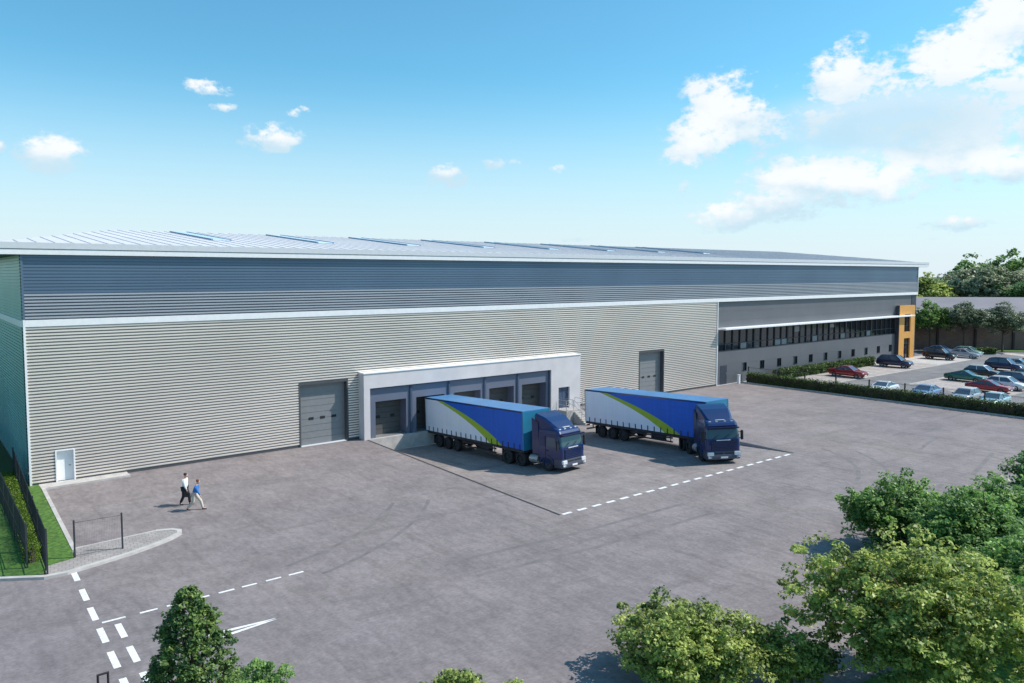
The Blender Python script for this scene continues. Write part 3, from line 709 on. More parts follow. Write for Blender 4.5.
def tree(name, loc, h, rad, m, label, seed, group=None, shape='round', leaf=.13, sprays=420, per=60, cat='tree', base=.12, spray=.34, trunk_r=.14, lobes=9):
    """crown = many small leaf sprays gathered on limbs, hung on a few uneven lobes"""
    root = empty(name, (*loc, 0), label, cat, group); rr = random.Random(seed); cs = []; rs = []; ns = []; limbs = []
    zc0 = h*base; H = h-zc0; L_ = []
    if shape == 'cone':
        for i in range(sprays):
            t = rr.random()**1.3; ang = rr.random()*6.283
            rm = rad*(1-t)**.8*(.78+.3*math.sin(ang*3+t*13+seed)*math.sin(t*21+seed)+.3*rr.random())+.12; q = rr.uniform(.45, 1)**.5*rm; z = zc0+H*t*.97
            cs.append((q*math.cos(ang), q*math.sin(ang), z+.1*rr.random())); r_ = spray*rr.uniform(.6, 1.2)*(1-.45*t); rs.append((r_, r_, r_*.6)); ns.append(int(per*rr.uniform(.6, 1.3)*(1-.4*t)))
            if i % 12 == 0: limbs.append((cs[-1], z))
    else:
        for i in range(lobes):
            ang = 6.283*i/lobes*1.618*2+rr.random(); ri = rad*(.62 if i else 0)*rr.uniform(.6, 1.05)
            zz = zc0+H*(.72 if i == 0 else (.60-.26*(ri/rad)**1.5+rr.uniform(-.06, .08))); lr = rad*rr.uniform(.34, .48); L_.append((ri*math.cos(ang), ri*math.sin(ang), zz, lr, min(lr, H*.40)))
            limbs.append(((ri*math.cos(ang), ri*math.sin(ang), zz), zz))
        for i in range(sprays):
            lx, ly, lz, lr, lh = L_[rr.randrange(len(L_))] if i > lobes*3 else L_[i % lobes]
            v = Vector((rr.gauss(0, 1), rr.gauss(0, 1), rr.gauss(.15, .85))).normalized(); q = rr.uniform(.5, 1.1)*(1.22 if rr.random() < .12 else 1)
            c_ = (lx+v.x*lr*q, ly+v.y*lr*q, max(zc0*.6+.15, lz+v.z*lh*q*1.1)); cs.append(c_); r_ = spray*rr.uniform(.55, 1.3); rs.append((r_, r_, r_*.55)); ns.append(int(per*rr.uniform(.4, 1.4)))
            if i % 9 == 0: limbs.append((c_, c_[2]))
    leaf_mesh('crown', cs, rs, ns, leaf, m, root, seed, up=.75)
    g = MB(); top = h*.8
    pts = [Vector((0, 0, 0)), Vector((rr.uniform(-.1, .1), rr.uniform(-.1, .1), h*.3)), Vector((rr.uniform(-.2, .2), rr.uniform(-.2, .2), h*.55)), Vector((rr.uniform(-.25, .25), rr.uniform(-.25, .25), top))]
    rad_ = [trunk_r*1.3, trunk_r, trunk_r*.65, trunk_r*.2]
    for i in range(3): g.cyl(pts[i], pts[i+1], rad_[i], rad_[i+1], n=8)
    for e, z in limbs[:60]:
        e = Vector(e); t = max(.12, min(.75, z/h*.75)); k = min(2, int(t*3)); s0 = pts[k].lerp(pts[k+1], t*3-k)
        md = s0.lerp(e, .5)+Vector((rr.uniform(-.1, .1), rr.uniform(-.1, .1), -.03*h)); g.cyl(s0, md, trunk_r*.32, trunk_r*.2, n=6); g.cyl(md, e, trunk_r*.2, trunk_r*.05, n=5)
    g.build('trunk', M['bark'], root)
    return root
# foreground
tree('broadleaf_tree', (18.4, -45.1), 4.7, 3.6, M['leaf_bright'], 'largest foreground tree, bright yellow-green leafy crown at lower right', 11, sprays=900, per=60, leaf=.15, lobes=13)
tree('broadleaf_tree', (13.4, -40.3), 2.6, 2.5, M['leaf_bright'], 'low yellow-green tree at the bottom edge, left of the largest foreground tree', 23, sprays=520, per=55, leaf=.14, base=.02, trunk_r=.09, lobes=9, spray=.32)
tree('broadleaf_tree', (31.2, -38.7), 3.15, 3.0, M['leaf_mid'], 'mid green tree with fan-shaped top, behind the largest foreground tree', 5, sprays=620, per=55, leaf=.16, base=.06, lobes=10)
tree('broadleaf_tree', (29.4, -43.0), 4.0, 3.2, M['leaf_mid'], 'mid green feathery tree at the right edge, beside the largest foreground tree', 8, sprays=620, per=55, leaf=.16, base=.05, lobes=10)
tree('broadleaf_tree', (24.6, -46.6), 4.4, 3.0, M['leaf_mid'], 'mid green tree filling the bottom right corner, right of the largest foreground tree', 19, sprays=600, per=55, leaf=.15, base=.05, lobes=10)
tree('broadleaf_tree', (45.4, -41.2), 3.8, 2.5, M['leaf_dark'], 'dark green tree cut off by the right edge, above the other foreground trees', 15, sprays=420, per=50, leaf=.18, base=.08)
tree('pointed_tree', (-.3, -34.7), 5.05, 2.0, M['leaf_con'], 'pointed dark green tree at lower left, beside the give-way triangle', 31, shape='cone', sprays=900, per=52, leaf=.10, base=.02, spray=.22)
tree('leafy_bush', (1.75, -34.0), 2.3, 1.05, M['leaf_mid'], 'round green bush beside the pointed tree at the bottom edge', 37, sprays=220, per=50, leaf=.10, base=.02, cat='bush', trunk_r=.05, spray=.2)
tree('leafy_bush', (5.9, -38.0), 2.35, 1.1, M['leaf_bright'], 'bright green bush tips peeping over the bottom edge near the middle', 41, sprays=160, per=45, leaf=.11, base=.02, cat='bush', trunk_r=.05, spray=.2)
tree('leafy_bush', (7.4, -38.8), 1.75, .7, M['leaf_bright'], 'small yellow-green shrub just at the bottom edge, left of the low tree', 43, sprays=80, per=40, leaf=.10, base=.02, cat='bush', trunk_r=.04, spray=.18)
tree('leafy_bush', (15.9, -42.4), 2.0, 1.3, M['leaf_bright'], 'low leafy bush between the low tree and the largest foreground tree', 47, sprays=260, per=50, leaf=.13, base=.02, cat='bush', trunk_r=.05, spray=.25)
tree('broadleaf_tree', (34.2, -42.4), 3.3, 3.2, M['leaf_mid'], 'mid green tree at the right edge, between the fan-shaped and the dark green trees', 49, sprays=560, per=50, leaf=.17, base=.05, lobes=10)
# car-park trees
for (x, y, h, rd, sd_, lb) in ((135.6, -2.0, 9.3, 3.2, 51, 'round grey-green tree in front of the brown building, left of the pair'), (140.8, -6.2, 8.8, 3.4, 52, 'round grey-green tree in front of the brown building, right of the pair'),
                          (133.5, 2.6, 9.3, 3.6, 53, 'bright green tree just past the end of the warehouse')):
    tree('car_park_tree', (x, y), h, rd, M['leaf_grey'] if sd_ < 53 else M['leaf_mid'], lb, sd_, 'trees along the brown building', sprays=420, per=34, leaf=.3, base=.22, spray=.6, lobes=9)
# far trees, behind the brown building
far = [(179, 23.5, 13.6, 6.5, 'leaf_bright', 'low bright green tree at the left end of the row behind the grey roof'),
       (194, 22, 15.8, 6.0, 'leaf_pale', 'thin pale tree, first tall one of the row behind the grey roof'),
       (190, 17, 15.6, 6.5, 'leaf_pale', 'pale blossomy tree beside the thin pale tree behind the grey roof'),
       (219, 28, 20.2, 7.5, 'leaf_mid', 'round-topped dark green tree rising above the pale trees, the left one'),
       (187, 12, 16.4, 7.0, 'leaf_pale', 'pale blossomy tree at the middle of the row behind the grey roof'),
       (226, 22, 21.0, 9.5, 'leaf_mid', 'tallest green tree with broad domed crown behind the grey roof'),
       (193, 8, 16.2, 7.5, 'leaf_pale', 'pale tree with dark gaps right of the middle behind the grey roof'),
       (223, 14, 18.5, 8, 'leaf_bright', 'yellow-green tree at the right edge behind the grey roof'),
       (186, 2, 14.5, 8, 'leaf_dark', 'dark lower tree at the right end of the row behind the grey roof'),
       (192, -12, 16, 8, 'leaf_mid', 'green tree furthest right of the row behind the grey roof')]
for i, (x, y, h, rd, mm, lb) in enumerate(far):
    tree('distant_tree', (x, y), h, rd, M[mm], lb, 60+i, 'trees behind the brown building', sprays=420, per=34, leaf=.75, base=.03, spray=1.25, trunk_r=.3, lobes=10)
g = MB()
# far wood on the horizon
cs = []; rs = []; ns = []; rr = random.Random(99)
for i in range(150):
    a_ = R(20+110*i/150+rr.uniform(-.3, .3)); d_ = rr.uniform(420, 520); hh = rr.uniform(8, 13)
    cs.append((CAM.x+d_*math.sin(a_), CAM.y+d_*math.cos(a_), hh*.45)); rs.append((hh*.9, hh*.9, hh*.5)); ns.append(60)
fw = leaf_mesh('far_wood', cs, rs, ns, 3.2, M['leaf_dark'], None, 77)
struct(fw, 'stuff', 'dark green far-off wood along the horizon', 'wood')
# hedges
def hedge(p, q, w_, h, m, label, seed, leaf=.14, dens=260, group=None, z0=.1):
    p = Vector((*p, 0)); q = Vector((*q, 0)); Ln = (q-p).length; d = (q-p)/Ln; rr = random.Random(seed); n = int(Ln/.4); nn = Vector((-d.y, d.x, 0))
    root = empty('hedge', p, label, 'hedge', group)
    cs = []; rs = []; ns = []
    for i in range(n):
        for side in (-1, 1):
            for lv in (.25, .7):
                c_ = d*(Ln*(i+.5)/n)+nn*side*w_*.22*rr.uniform(.7, 1.2); cs.append((c_.x, c_.y, z0+h*lv*rr.uniform(.93, 1.05))); rs.append((.34, .34, h*.27)); ns.append(int(dens/4))
    leaf_mesh('foliage', cs, rs, ns, leaf, m, root, seed, up=.4)
    g = MB(); c0 = Vector((0, 0, 0)); a0_ = nn*w_*.2
    g.rings([[c0-a0_+Vector((0, 0, z0-.05)), c0+a0_+Vector((0, 0, z0-.05)), c0+a0_+Vector((0, 0, h*.75)), c0-a0_+Vector((0, 0, h*.75))], [d*Ln-a0_+Vector((0, 0, z0-.05)), d*Ln+a0_+Vector((0, 0, z0-.05)), d*Ln+a0_+Vector((0, 0, h*.75)), d*Ln-a0_+Vector((0, 0, h*.75))]])
    g.build('stems', M['bark'], root)
    return root
hedge((-1.62, -15.0), (-.98, 2.0), .5, .8, M['leaf_hedge2'], 'yellow-green clipped hedge between the two mesh fences on the left lawn', 101, leaf=.08, dens=420)
hedge((75.05, -.6), (74.95, -38), .95, 1.4, M['leaf_hedge'], 'long dark hedge between the service yard and the car park', 102, leaf=.16, dens=300, z0=.02)
hedge((80.0, -1.35), (105.0, -1.35), 1.5, 1.35, M['leaf_hedge'], 'thick dark hedge along the foot of the office wall', 103, leaf=.2, dens=300, z0=0)
hedge((130.6, -4.6), (134.9, -7.1), 1.4, 1.3, M['leaf_hedge'], 'short clipped hedge past the silver cars near the brown building', 104, leaf=.25, dens=300, z0=0)

# ------------------------------------------------------------------ brown building behind the car park
B0 = Vector((127.0, 14.5, 0)); Bd = Vector((1, -1.02, 0)).normalized(); Bn = Vector((-Bd.y, Bd.x, 0)); Ln = 95
if Bn.x < 0: Bn = -Bn
bb = empty('brown_building', B0, 'long low brown brick building with pale grey pitched roof beyond the car park', 'building')
bb.rotation_euler = (0, 0, math.atan2(Bd.y, Bd.x))
# local: x along the wall, +y away from the camera
g = MB(); g.box(0, Ln, 0, 24, 0, 4.9); g.build('wall', M['brown'], bb)
g = MB(); g.box(0, Ln, .3, 23.7, 4.9, 6.1); g.build('eave_shade_band', M['browndark'], bb)  # shadow under the eave, built as a set-back dark strip
g = MB(); g.face((-1, -.9, 6.2), (Ln+1, -.9, 6.2), (Ln+1, 12, 8.9), (-1, 12, 8.9)); g.face((-1, 12, 8.9), (Ln+1, 12, 8.9), (Ln+1, 25, 6.2), (-1, 25, 6.2))
g.face((-1, -.9, 6.1), (-1, 25, 6.1), (Ln+1, 25, 6.1), (Ln+1, -.9, 6.1)); g.face((-1, -.9, 6.2), (-1, 12, 8.9), (-1, 25, 6.2)); g.build('roof', M['bgroof'], bb)
for i in range(15):
    x = 3+6.3*i; g = MB(); g.box(x, x+.35, -.25, -.003, 0, 6.1); g.build('pier', M['browndark'], bb)

# ------------------------------------------------------------------ wheels
def wheel_part(root, x, y, r_, w_, name='wheel', hubmat='rim', n=20):
    g = MB(); s = 1 if x > 0 else -1
    prof = [(-w_/2, r_*.62), (-w_/2, r_*.93), (-w_*.38, r_), (w_*.38, r_), (w_/2, r_*.93), (w_/2, r_*.62)]
    rs = []
    for i in range(n): 
        t = 2*math.pi*i/n; rs.append([(px_, pr*math.cos(t), pr*math.sin(t)) for px_, pr in prof])
    rs.append(rs[0]); g.rings(rs, caps=False, closed=True)
    o = g.build('wheel', M['tyre'], root, fixn=True, smooth=False); o.location = (x, y, r_)
    g = MB(); g.cyl((-s*w_*.25, 0, 0), (s*w_*.30, 0, 0), r_*.62, r_*.62, n=n); g.use(1); g.cyl((s*w_*.30, 0, 0), (s*w_*.42, 0, 0), r_*.3, r_*.2, n=10)
    for k in range(8): t = 2*math.pi*k/8; g.cyl((s*w_*.3, r_*.42*math.cos(t), r_*.42*math.sin(t)), (s*w_*.31, r_*.42*math.cos(t), r_*.42*math.sin(t)), r_*.08, n=6)
    h_ = g.build('rim', [M[hubmat], M['chassis']], o)
    return o

# ------------------------------------------------------------------ trailer  (origin rear centre on ground, travels towards -Y)
def make_trailer(label):
    T = empty('trailer', (0, 0, 0), label, 'trailer', 'blue and white curtain-sided trailers')
    TL, W, Z0, Z1 = 13.3, 1.275, 1.2, 4.0
    # swoosh edges as functions of height v (0..1 bottom..top): distance from the rear
    def tt(q_): return TL*q_/(.85+.15*q_)
    def ew(v): return tt(.122+.531*(1-v)+.21*v*(1-v))
    def eb(v): return tt(.18+.60*(1-v)+.26*v*(1-v))
    n = 14
    for s in (-1, 1):
        g = MB()
        for i in range(n):
            va, vb = i/n, (i+1)/n; za = Z0+.05+(Z1-.17-Z0)*va; zb = Z0+.05+(Z1-.17-Z0)*vb
            e = [(0.06, 0.06), (ew(va), ew(vb)), (eb(va), eb(vb)), (TL-.06, TL-.06)]
            for k in range(3):
                g.use(k); (a0_, a1_), (b0_, b1_) = e[k], e[k+1]; m_ = 12 if k != 1 else 1
                for j in range(m_):
                    fa = lambda t: a0_+(b0_-a0_)*t
                    fb = lambda t: a1_+(b1_-a1_)*t
                    t0_, t1_ = j/m_, (j+1)/m_
                    q = [(fa(t0_), za), (fa(t1_), za), (fb(t1_), zb), (fb(t0_), zb)]
                    bow = lambda yy: s*(W-.004+.012*math.sin(yy*math.pi/.665)**2)
                    pts = [(bow(yy), -yy, zz) for yy, zz in q]
                    g.face(*(pts if s < 0 else pts[::-1]))
        cu = g.build('side_curtain', [M['curtain_white'], M['curtain_green'], M['curtain_blue']], T)
        for k in range(19):
            yy = .55+k*.685; g = MB(); g.box(s*(W+.012)-.012, s*(W+.012)+.012, -yy-.045, -yy+.045, Z0-.06, Z0+.42); g.build('strap', M['chassis'], cu)
    g = MB(); g.box(-W, W, -TL+.02, -.02, Z1-.02, Z1+.02); g.build('roof', M['trailer_roof'], T, bevel=.01)
    g = MB()
    for s in (-1, 1): g.box(min(s*W, s*(W-.07)), max(s*W, s*(W-.07)), -TL, 0, Z1-.12, Z1-.022)
    g.build_each('roof_rail', M['navy'], T)
    g = MB(); g.box(-W+.001, W-.001, -TL-.01, -TL+.05, Z0, Z1-.13); g.box(-W-.01, -W+.1, -TL-.02, -TL+.1, Z0, Z1); g.box(W-.1, W+.01, -TL-.02, -TL+.1, Z0, Z1); g.box(-W, W, -TL-.015, -TL+.06, Z1-.13, Z1-.021)
    g.build('headboard', M['headboard'], T)
    g = MB(); g.box(-W+.06, -.01, -.04, .02, Z0+.03, Z1-.13); g.box(.01, W-.06, -.04, .02, Z0+.03, Z1-.13); g.box(-W-.01, -W+.06, -.08, .01, Z0, Z1); g.box(W-.06, W+.01, -.08, .01, Z0, Z1)
    for x in (-.9, -.35, .35, .9): g.cyl((x, .04, Z0+.1), (x, .04, Z1-.2), .018, n=6)
    rd = g.build('rear_door', M['steel'], T)
    g = MB(); g.box(-W, W, -TL+.05, -.03, Z0-.16, Z0+.04); g.box(-.62, -.42, -TL+.6, -.3, .85, Z0-.16); g.box(.42, .62, -TL+.6, -.3, .85, Z0-.16)
    for yy in (1.9, 3.2, 4.5): g.cyl((-1.1, -yy, .5), (1.1, -yy, .5), .08, n=8)
    for yy in (2.0, 5.8, 7.4, 9.8): g.box(-.45, .45, -yy-.06, -yy+.06, .9, 1.04)
    g.build('chassis', M['chassis'], T)
    g = MB(); g.box(-W+.05, W-.05, -.12, -.04, .48, .62); g.box(-.5, -.42, -.12, -.04, .6, 1.1); g.box(.42, .5, -.12, -.04, .6, 1.1); g.build('underrun_bar', M['steel'], T)
    for s in (-1, 1):
        for yy in (1.9, 3.2, 4.5): wheel_part(T, s*1.06, -yy, .5, .36, hubmat='chassis')
        g = MB(); x = s*(W-.08)
        for z in (.55, .85): g.box(x-.02, x+.02, -9.9, -5.4, z, z+.12)
        for yy in (5.6, 7.7, 9.7): g.box(x-.015, x+.015, -yy-.04, -yy+.04, .6, 1.06)
        g.build('side_guard', M['chassis'], T)
        g = MB(); g.box(s*.95-.07, s*.95+.07, -10.5, -10.36, .12, 1.08); g.box(s*.95-.16, s*.95+.16, -10.56, -10.3, .08, .12); g.build('landing_leg', M['chassis'], T)
        g = MB(); g.box(min(s*.8, s*1.15), max(s*.8, s*1.15), -.04, .03, .8, .92); g.build('tail_lamp', M['redlamp'], T)
    g = MB(); g.box(-1.1, -.75, -8.9, -7.6, .55, 1.0); g.build('pallet_box', M['chassis'], T, bevel=.03)
    for yy in (2.0,):
        g = MB()
        for s in (-1, 1): g.box(s*1.06-.2, s*1.06+.2, -1.28, -1.25, .25, .95)
        g.build_each('mudflap', M['black'], T)
    return T
# ------------------------------------------------------------------ tractor (origin at kingpin on ground, forward -Y, front bumper at y=-4.65)
def ring_plan(y0, y1, hw, z, rc=.22, rb=.06, n=4):
    """rounded rectangle in plan; front corners radius rc, rear rb"""
    pts = []
    def corner(cx, cy, r_, a0_):
        for i in range(n+1):
            t = R(a0_+90*i/n); pts.append((cx+r_*math.cos(t), cy+r_*math.sin(t), z))
    corner(hw-rb, y1-rb, rb, 0); corner(-hw+rb, y1-rb, rb, 90); corner(-hw+rc, y0+rc, rc, 180); corner(hw-rc, y0+rc, rc, 270)
    return pts
def make_tractor(label):
    K = empty('lorry_cab', (0, 0, 0), label, 'lorry cab', 'navy blue lorry cabs')
    F = -4.65; Bk = F+2.15
    g = MB()
    prof = [(.55, F+.06, 1.2), (.9, F+.02, 1.235), (1.3, F, 1.245), (1.72, F+.02, 1.245), (1.74, F+.03, 1.24), (2.5, F+.22, 1.2), (2.66, F+.20, 1.19), (2.82, F+.30, 1.16), (2.95, F+.50, 1.10), (3.05, F+.9, 1.0)]
    g.rings([ring_plan(y0, Bk, hw, z) for z, y0, hw in prof])
    cab = g.build('cab', M['navy'], K, fixn=True)
    # windscreen: wraps the raked front
    g = MB()
    def scr(z, off):
        t = (z-1.74)/(2.5-1.74); y0 = F+.03+.19*t-off; hw = 1.24-.04*t; r_ = ring_plan(y0, Bk, hw+off*.2, z, rc=.22+off*.1, n=5)
        f = [p for p in r_ if p[1] < y0+.13]
        return sorted(f, key=lambda p: p[0])
    a = scr(1.80, .012); b = scr(2.44, .012); g.rings([a, b], caps=False, closed=False)
    g.build('windscreen', M['screen'], cab, fixn=False)
    g = MB(); g.box(-1.14, 1.14, F-.16, F+.2, 2.50, 2.58); g.build('sun_visor', M['navy_dark'], cab, bevel=.03)
    for s in (-1, 1):
        x = s*1.242
        g = MB(); p = [(F+.42, 1.62), (F+1.38, 1.62), (F+1.38, 2.38), (F+.58, 2.38)]
        q = [(x-s*.03*0+s*.004 if z < 2 else s*1.213, y, z) for y, z in p]; g.face(*(q if s < 0 else q[::-1])); g.build('side_window', M['carglass'], cab)
        g = MB(); g.box(min(x, x+s*.02), max(x, x+s*.02), F+1.46, F+1.49, .9, 2.45); g.box(min(x, x+s*.05), max(x, x+s*.05), F+1.2, F+1.38, 1.42, 1.47); g.build('door', M['navy_dark'], cab)
        g = MB(); g.box(s*1.32-.0, s*1.32+s*.2, F+.12, F+.24, 1.62, 2.3) if s > 0 else g.box(s*1.32+s*.2, s*1.32, F+.12, F+.24, 1.62, 2.3)
        mr = g.build('mirror', M['black'], cab, bevel=.04)
        g = MB(); g.bar((s*1.18, F+.3, 2.2), (s*1.36, F+.2, 2.2), .04); g.bar((s*1.2, F+.25, 1.75), (s*1.36, F+.2, 1.75), .04); g.build('mirror_arm', M['black'], mr)
        g = MB(); g.box(min(s*.74, s*1.19), max(s*.74, s*1.19), F-.13, F+.05, .58, .86); g.build('headlight', M['lamp'], cab, bevel=.03)
        # wheel arch and steps
        g = MB(); cy = F+1.35
        rs = []
        for i in range(9):
            t = R(180*i/8); yy = cy+.66*math.cos(t); zz = .52+.62*math.sin(t); yo = cy+.56*math.cos(t); zo = .52+.53*math.sin(t)
            rs.append([(s*.9, yy, zz), (s*1.27, yy, zz), (s*1.27, yo, zo), (s*.9, yo, zo)])
        g.rings(rs); g.build('wheel_arch', M['navy'], cab, fixn=True)
        g = MB(); g.box(min(s*1.0, s*1.25), max(s*1.0, s*1.25), F+.12, F+.68, .36, .62); g.build('step', M['grey_plastic'], cab, bevel=.03)
        # side deflector closing the gap to the trailer
        g = MB(); x0 = s*1.2; g.face(*[(x0, y, z) for y, z in ((Bk, 1.1), (Bk+.62, 1.1), (Bk+.62, 3.62), (Bk, 3.3))]); g.face(*[(x0-s*.04, y, z) for y, z in ((Bk, 3.3), (Bk+.62, 3.62), (Bk+.62, 1.1), (Bk, 1.1))]); g.build('side_fairing', M['navy'], cab)
        # tanks
        if s < 0: g = MB(); g.cyl((s*.95, Bk+.15, .68), (s*.95, Bk+.95, .68), .3, n=14); g.build('fuel_tank', M['steel'], K)
        else: g = MB(); g.box(s*.95-.28, s*.95+.28, Bk+.15, Bk+.95, .4, .95); g.build('battery_box', M['chassis'], K, bevel=.03)
    # roof air deflector
    g = MB(); rs = []
    for (y, z, hw) in ((F+.62, 2.98, .86), (F+.8, 3.12, .96), (F+1.15, 3.38, 1.05), (F+1.6, 3.66, 1.12), (Bk+.1, 3.86, 1.15), (Bk+.35, 3.92, 1.15)):
        zb = 2.9
        rs.append([(-hw, y, zb), (-hw, y, z-.12), (-hw+.14, y, z), (hw-.14, y, z), (hw, y, z-.12), (hw, y, zb)])
    g.rings(rs); g.build('roof_deflector', M['navy'], cab, fixn=True)
    g = MB(); g.box(-.42, .42, F+.66, F+.7, 3.0, 3.0+.0)
    g = MB(); g.box(-.35, .35, F+.55, F+.9, 2.985, 3.03); g.build('roof_hatch', M['lamp'], cab, bevel=.01)
    g = MB()
    for x in (-.8, -.3, .3, .8): g.box(x-.09, x+.09, F+.42, F+.5, 2.88, 2.96)
    g.build_each('marker_lamp', M['lamp'], cab)
    g = MB()
    for i in range(6): z = .98+i*.105; g.box(-.86+.0*i, .86, F-.045, F+.03, z, z+.065)
    gr_ = g.build('grille', M['navy'], cab); g = MB(); g.box(-.9, .9, F-.012, F+.02, .95, 1.6); g.build('grille_backing', M['black'], gr_)
    g = MB()
    for x in (-.75, 0, .75): g.bar((x, F-.03, 1.78), (x+.42, F+.03, 2.02), .025)
    g.build('wiper', M['black'], cab)
    g = MB(); g.box(-.5, .5, F-.03, F+.02, 1.645, 1.70); g.build('badge_strip', M['lamp'], cab)
    g = MB()
    g.rings([ring_plan(F-.1, F+.7, 1.24, .34, rc=.25), ring_plan(F-.13, F+.7, 1.26, .5, rc=.25), ring_plan(F-.1, F+.7, 1.26, .62, rc=.25), ring_plan(F-.02, F+.7, 1.25, .9, rc=.2)])
    bp = g.build('bumper', M['grey_plastic'], cab, fixn=True)
    g = MB(); g.box(-.26, .26, F-.15, F-.11, .42, .53); g.build('number_plate', M['white_metal'], bp)
    g = MB(); g.box(-.7, -.05, F-.08, F-.05, .70, .8); g.box(.05, .7, F-.08, F-.05, .70, .8); g.build('lower_grille', M['black'], bp)
    g = MB(); 
    for s in (-1, 1): g.box(s*1.02-.13, s*1.02+.13, F-.125, F-.08, .44, .56)
    g.build_each('fog_lamp', M['lamp'], bp)
    g = MB(); g.box(-.45, -.3, F+.5, 1.6, .75, 1.0); g.box(.3, .45, F+.5, 1.6, .75, 1.0); g.box(-1.15, 1.15, Bk+.02, Bk+.12, .9, 2.4)
    g.box(-.5, .5, -.5, .5, 1.0, 1.1)
    for yy in (-3.3, -.65, .65): g.cyl((-1.0, yy, .52), (1.0, yy, .52), .09, n=8)
    for k in range(3): g.cyl((-.3+.3*k, Bk+.2, 1.1), (-.2+.2*k, 0, 1.3), .03, n=6)
    g.build('chassis', M['chassis'], K)
    for s in (-1, 1):
        wheel_part(K, s*1.06, F+1.35, .52, .34, hubmat='grey_plastic')
        for yy in (-.68, .68): wheel_part(K, s*.98, yy, .52, .56, hubmat='chassis')
        g = MB()
        for yy in (-.68, .68):
            rs = []
            for i in range(7):
                t = R(25+130*i/6); rs.append([(s*.72, yy+.6*math.cos(t), .52+.58*math.sin(t)), (s*1.26, yy+.6*math.cos(t), .52+.58*math.sin(t)), (s*1.26, yy+.56*math.cos(t), .52+.54*math.sin(t)), (s*.72, yy+.56*math.cos(t), .52+.54*math.sin(t))])
            g.rings(rs)
        g.build('mudguard', M['chassis'], K, fixn=True)
    return K
SL = math.atan(PD/-YD)
def place(o, x, y, a):
    # heading a: forward = (sin a, -cos a); the ramp rises towards -y
    o.location = (x, y, pitz(y)+.005)
    up = Vector((0, SL, 1)).normalized() ; up = Vector((0, PD/abs(YD), 1)).normalized()
    f = Vector((math.sin(a), -math.cos(a), 0)); f = (f-up*f.dot(up)).normalized(); yv = -f; xv = yv.cross(up).normalized()
    o.rotation_euler = Matrix((xv, yv, up)).transposed().to_euler()
T1 = make_trailer('blue and white trailer with lime stripe backed into the second loading bay')
T2 = copy_tree(T1); T2['label'] = 'blue and white trailer with lime stripe standing clear of the dock, on the right'
K1 = make_tractor('navy blue lorry cab pulling the docked trailer, the left one of the two')
K2 = copy_tree(K1); K2['label'] = 'navy blue lorry cab turned towards the dashed line, right of the other lorry'
a1_ = R(-.9); place(T1, 28.6+1.29, -.66, a1_)
place(K1, 29.72, -12.55, R(5.5))
a2_ = R(-1.9); place(T2, 40.74+1.29, -7.55, a2_)
place(K2, 41.45, -19.35, R(-33))

# ------------------------------------------------------------------ cars
def car_mat(name, c, metal=.3): 
    return mat(name, c, .28, metal, noise=.03, coat=.9)
carM = {'red': car_mat('red_car_paint', (.30, .012, .02)), 'navy': car_mat('navy_car_paint', (.012, .02, .07)), 'black': car_mat('black_car_paint', (.012, .012, .015)),
        'silver': car_mat('silver_car_paint', (.42, .45, .50)), 'white': car_mat('white_car_paint', (.75, .77, .78), 0), 'green': car_mat('green_car_paint', (.008, .12, .09)), 'dred': car_mat('dark_red_car_paint', (.13, .012, .025)),
        'blue': car_mat('blue_car_paint', (.16, .27, .48)), 'lblue': car_mat('pale_blue_car_paint', (.38, .55, .60)), 'lgreen': car_mat('pale_green_car_paint', (.30, .50, .42))}
# profiles: length, half width, list of (y from front, z low, z belt/bonnet), cabin (front base, front top, rear top, rear base, roof z)
KIND = {'saloon': (4.6, .88, .86, [(.0, .70), (.25, .80), (1.25, .94), (3.7, 1.0), (4.45, .97), (4.6, .80)], (1.15, 1.95, 3.0, 3.85, 1.42)),
        'coupe': (4.5, .89, .82, [(.0, .64), (.3, .75), (1.3, .88), (3.6, .95), (4.35, .88), (4.5, .68)], (1.2, 2.05, 2.75, 3.95, 1.31)),
        'hatch': (4.1, .87, .88, [(.0, .64), (.3, .80), (1.05, .95), (3.5, 1.02), (4.0, .98), (4.1, .7)], (.95, 1.7, 3.4, 3.98, 1.48)),
        'suv': (4.6, .93, 1.0, [(.0, .75), (.3, .95), (1.2, 1.08), (4.0, 1.15), (4.5, 1.1), (4.6, .8)], (1.1, 1.8, 3.9, 4.5, 1.72))}
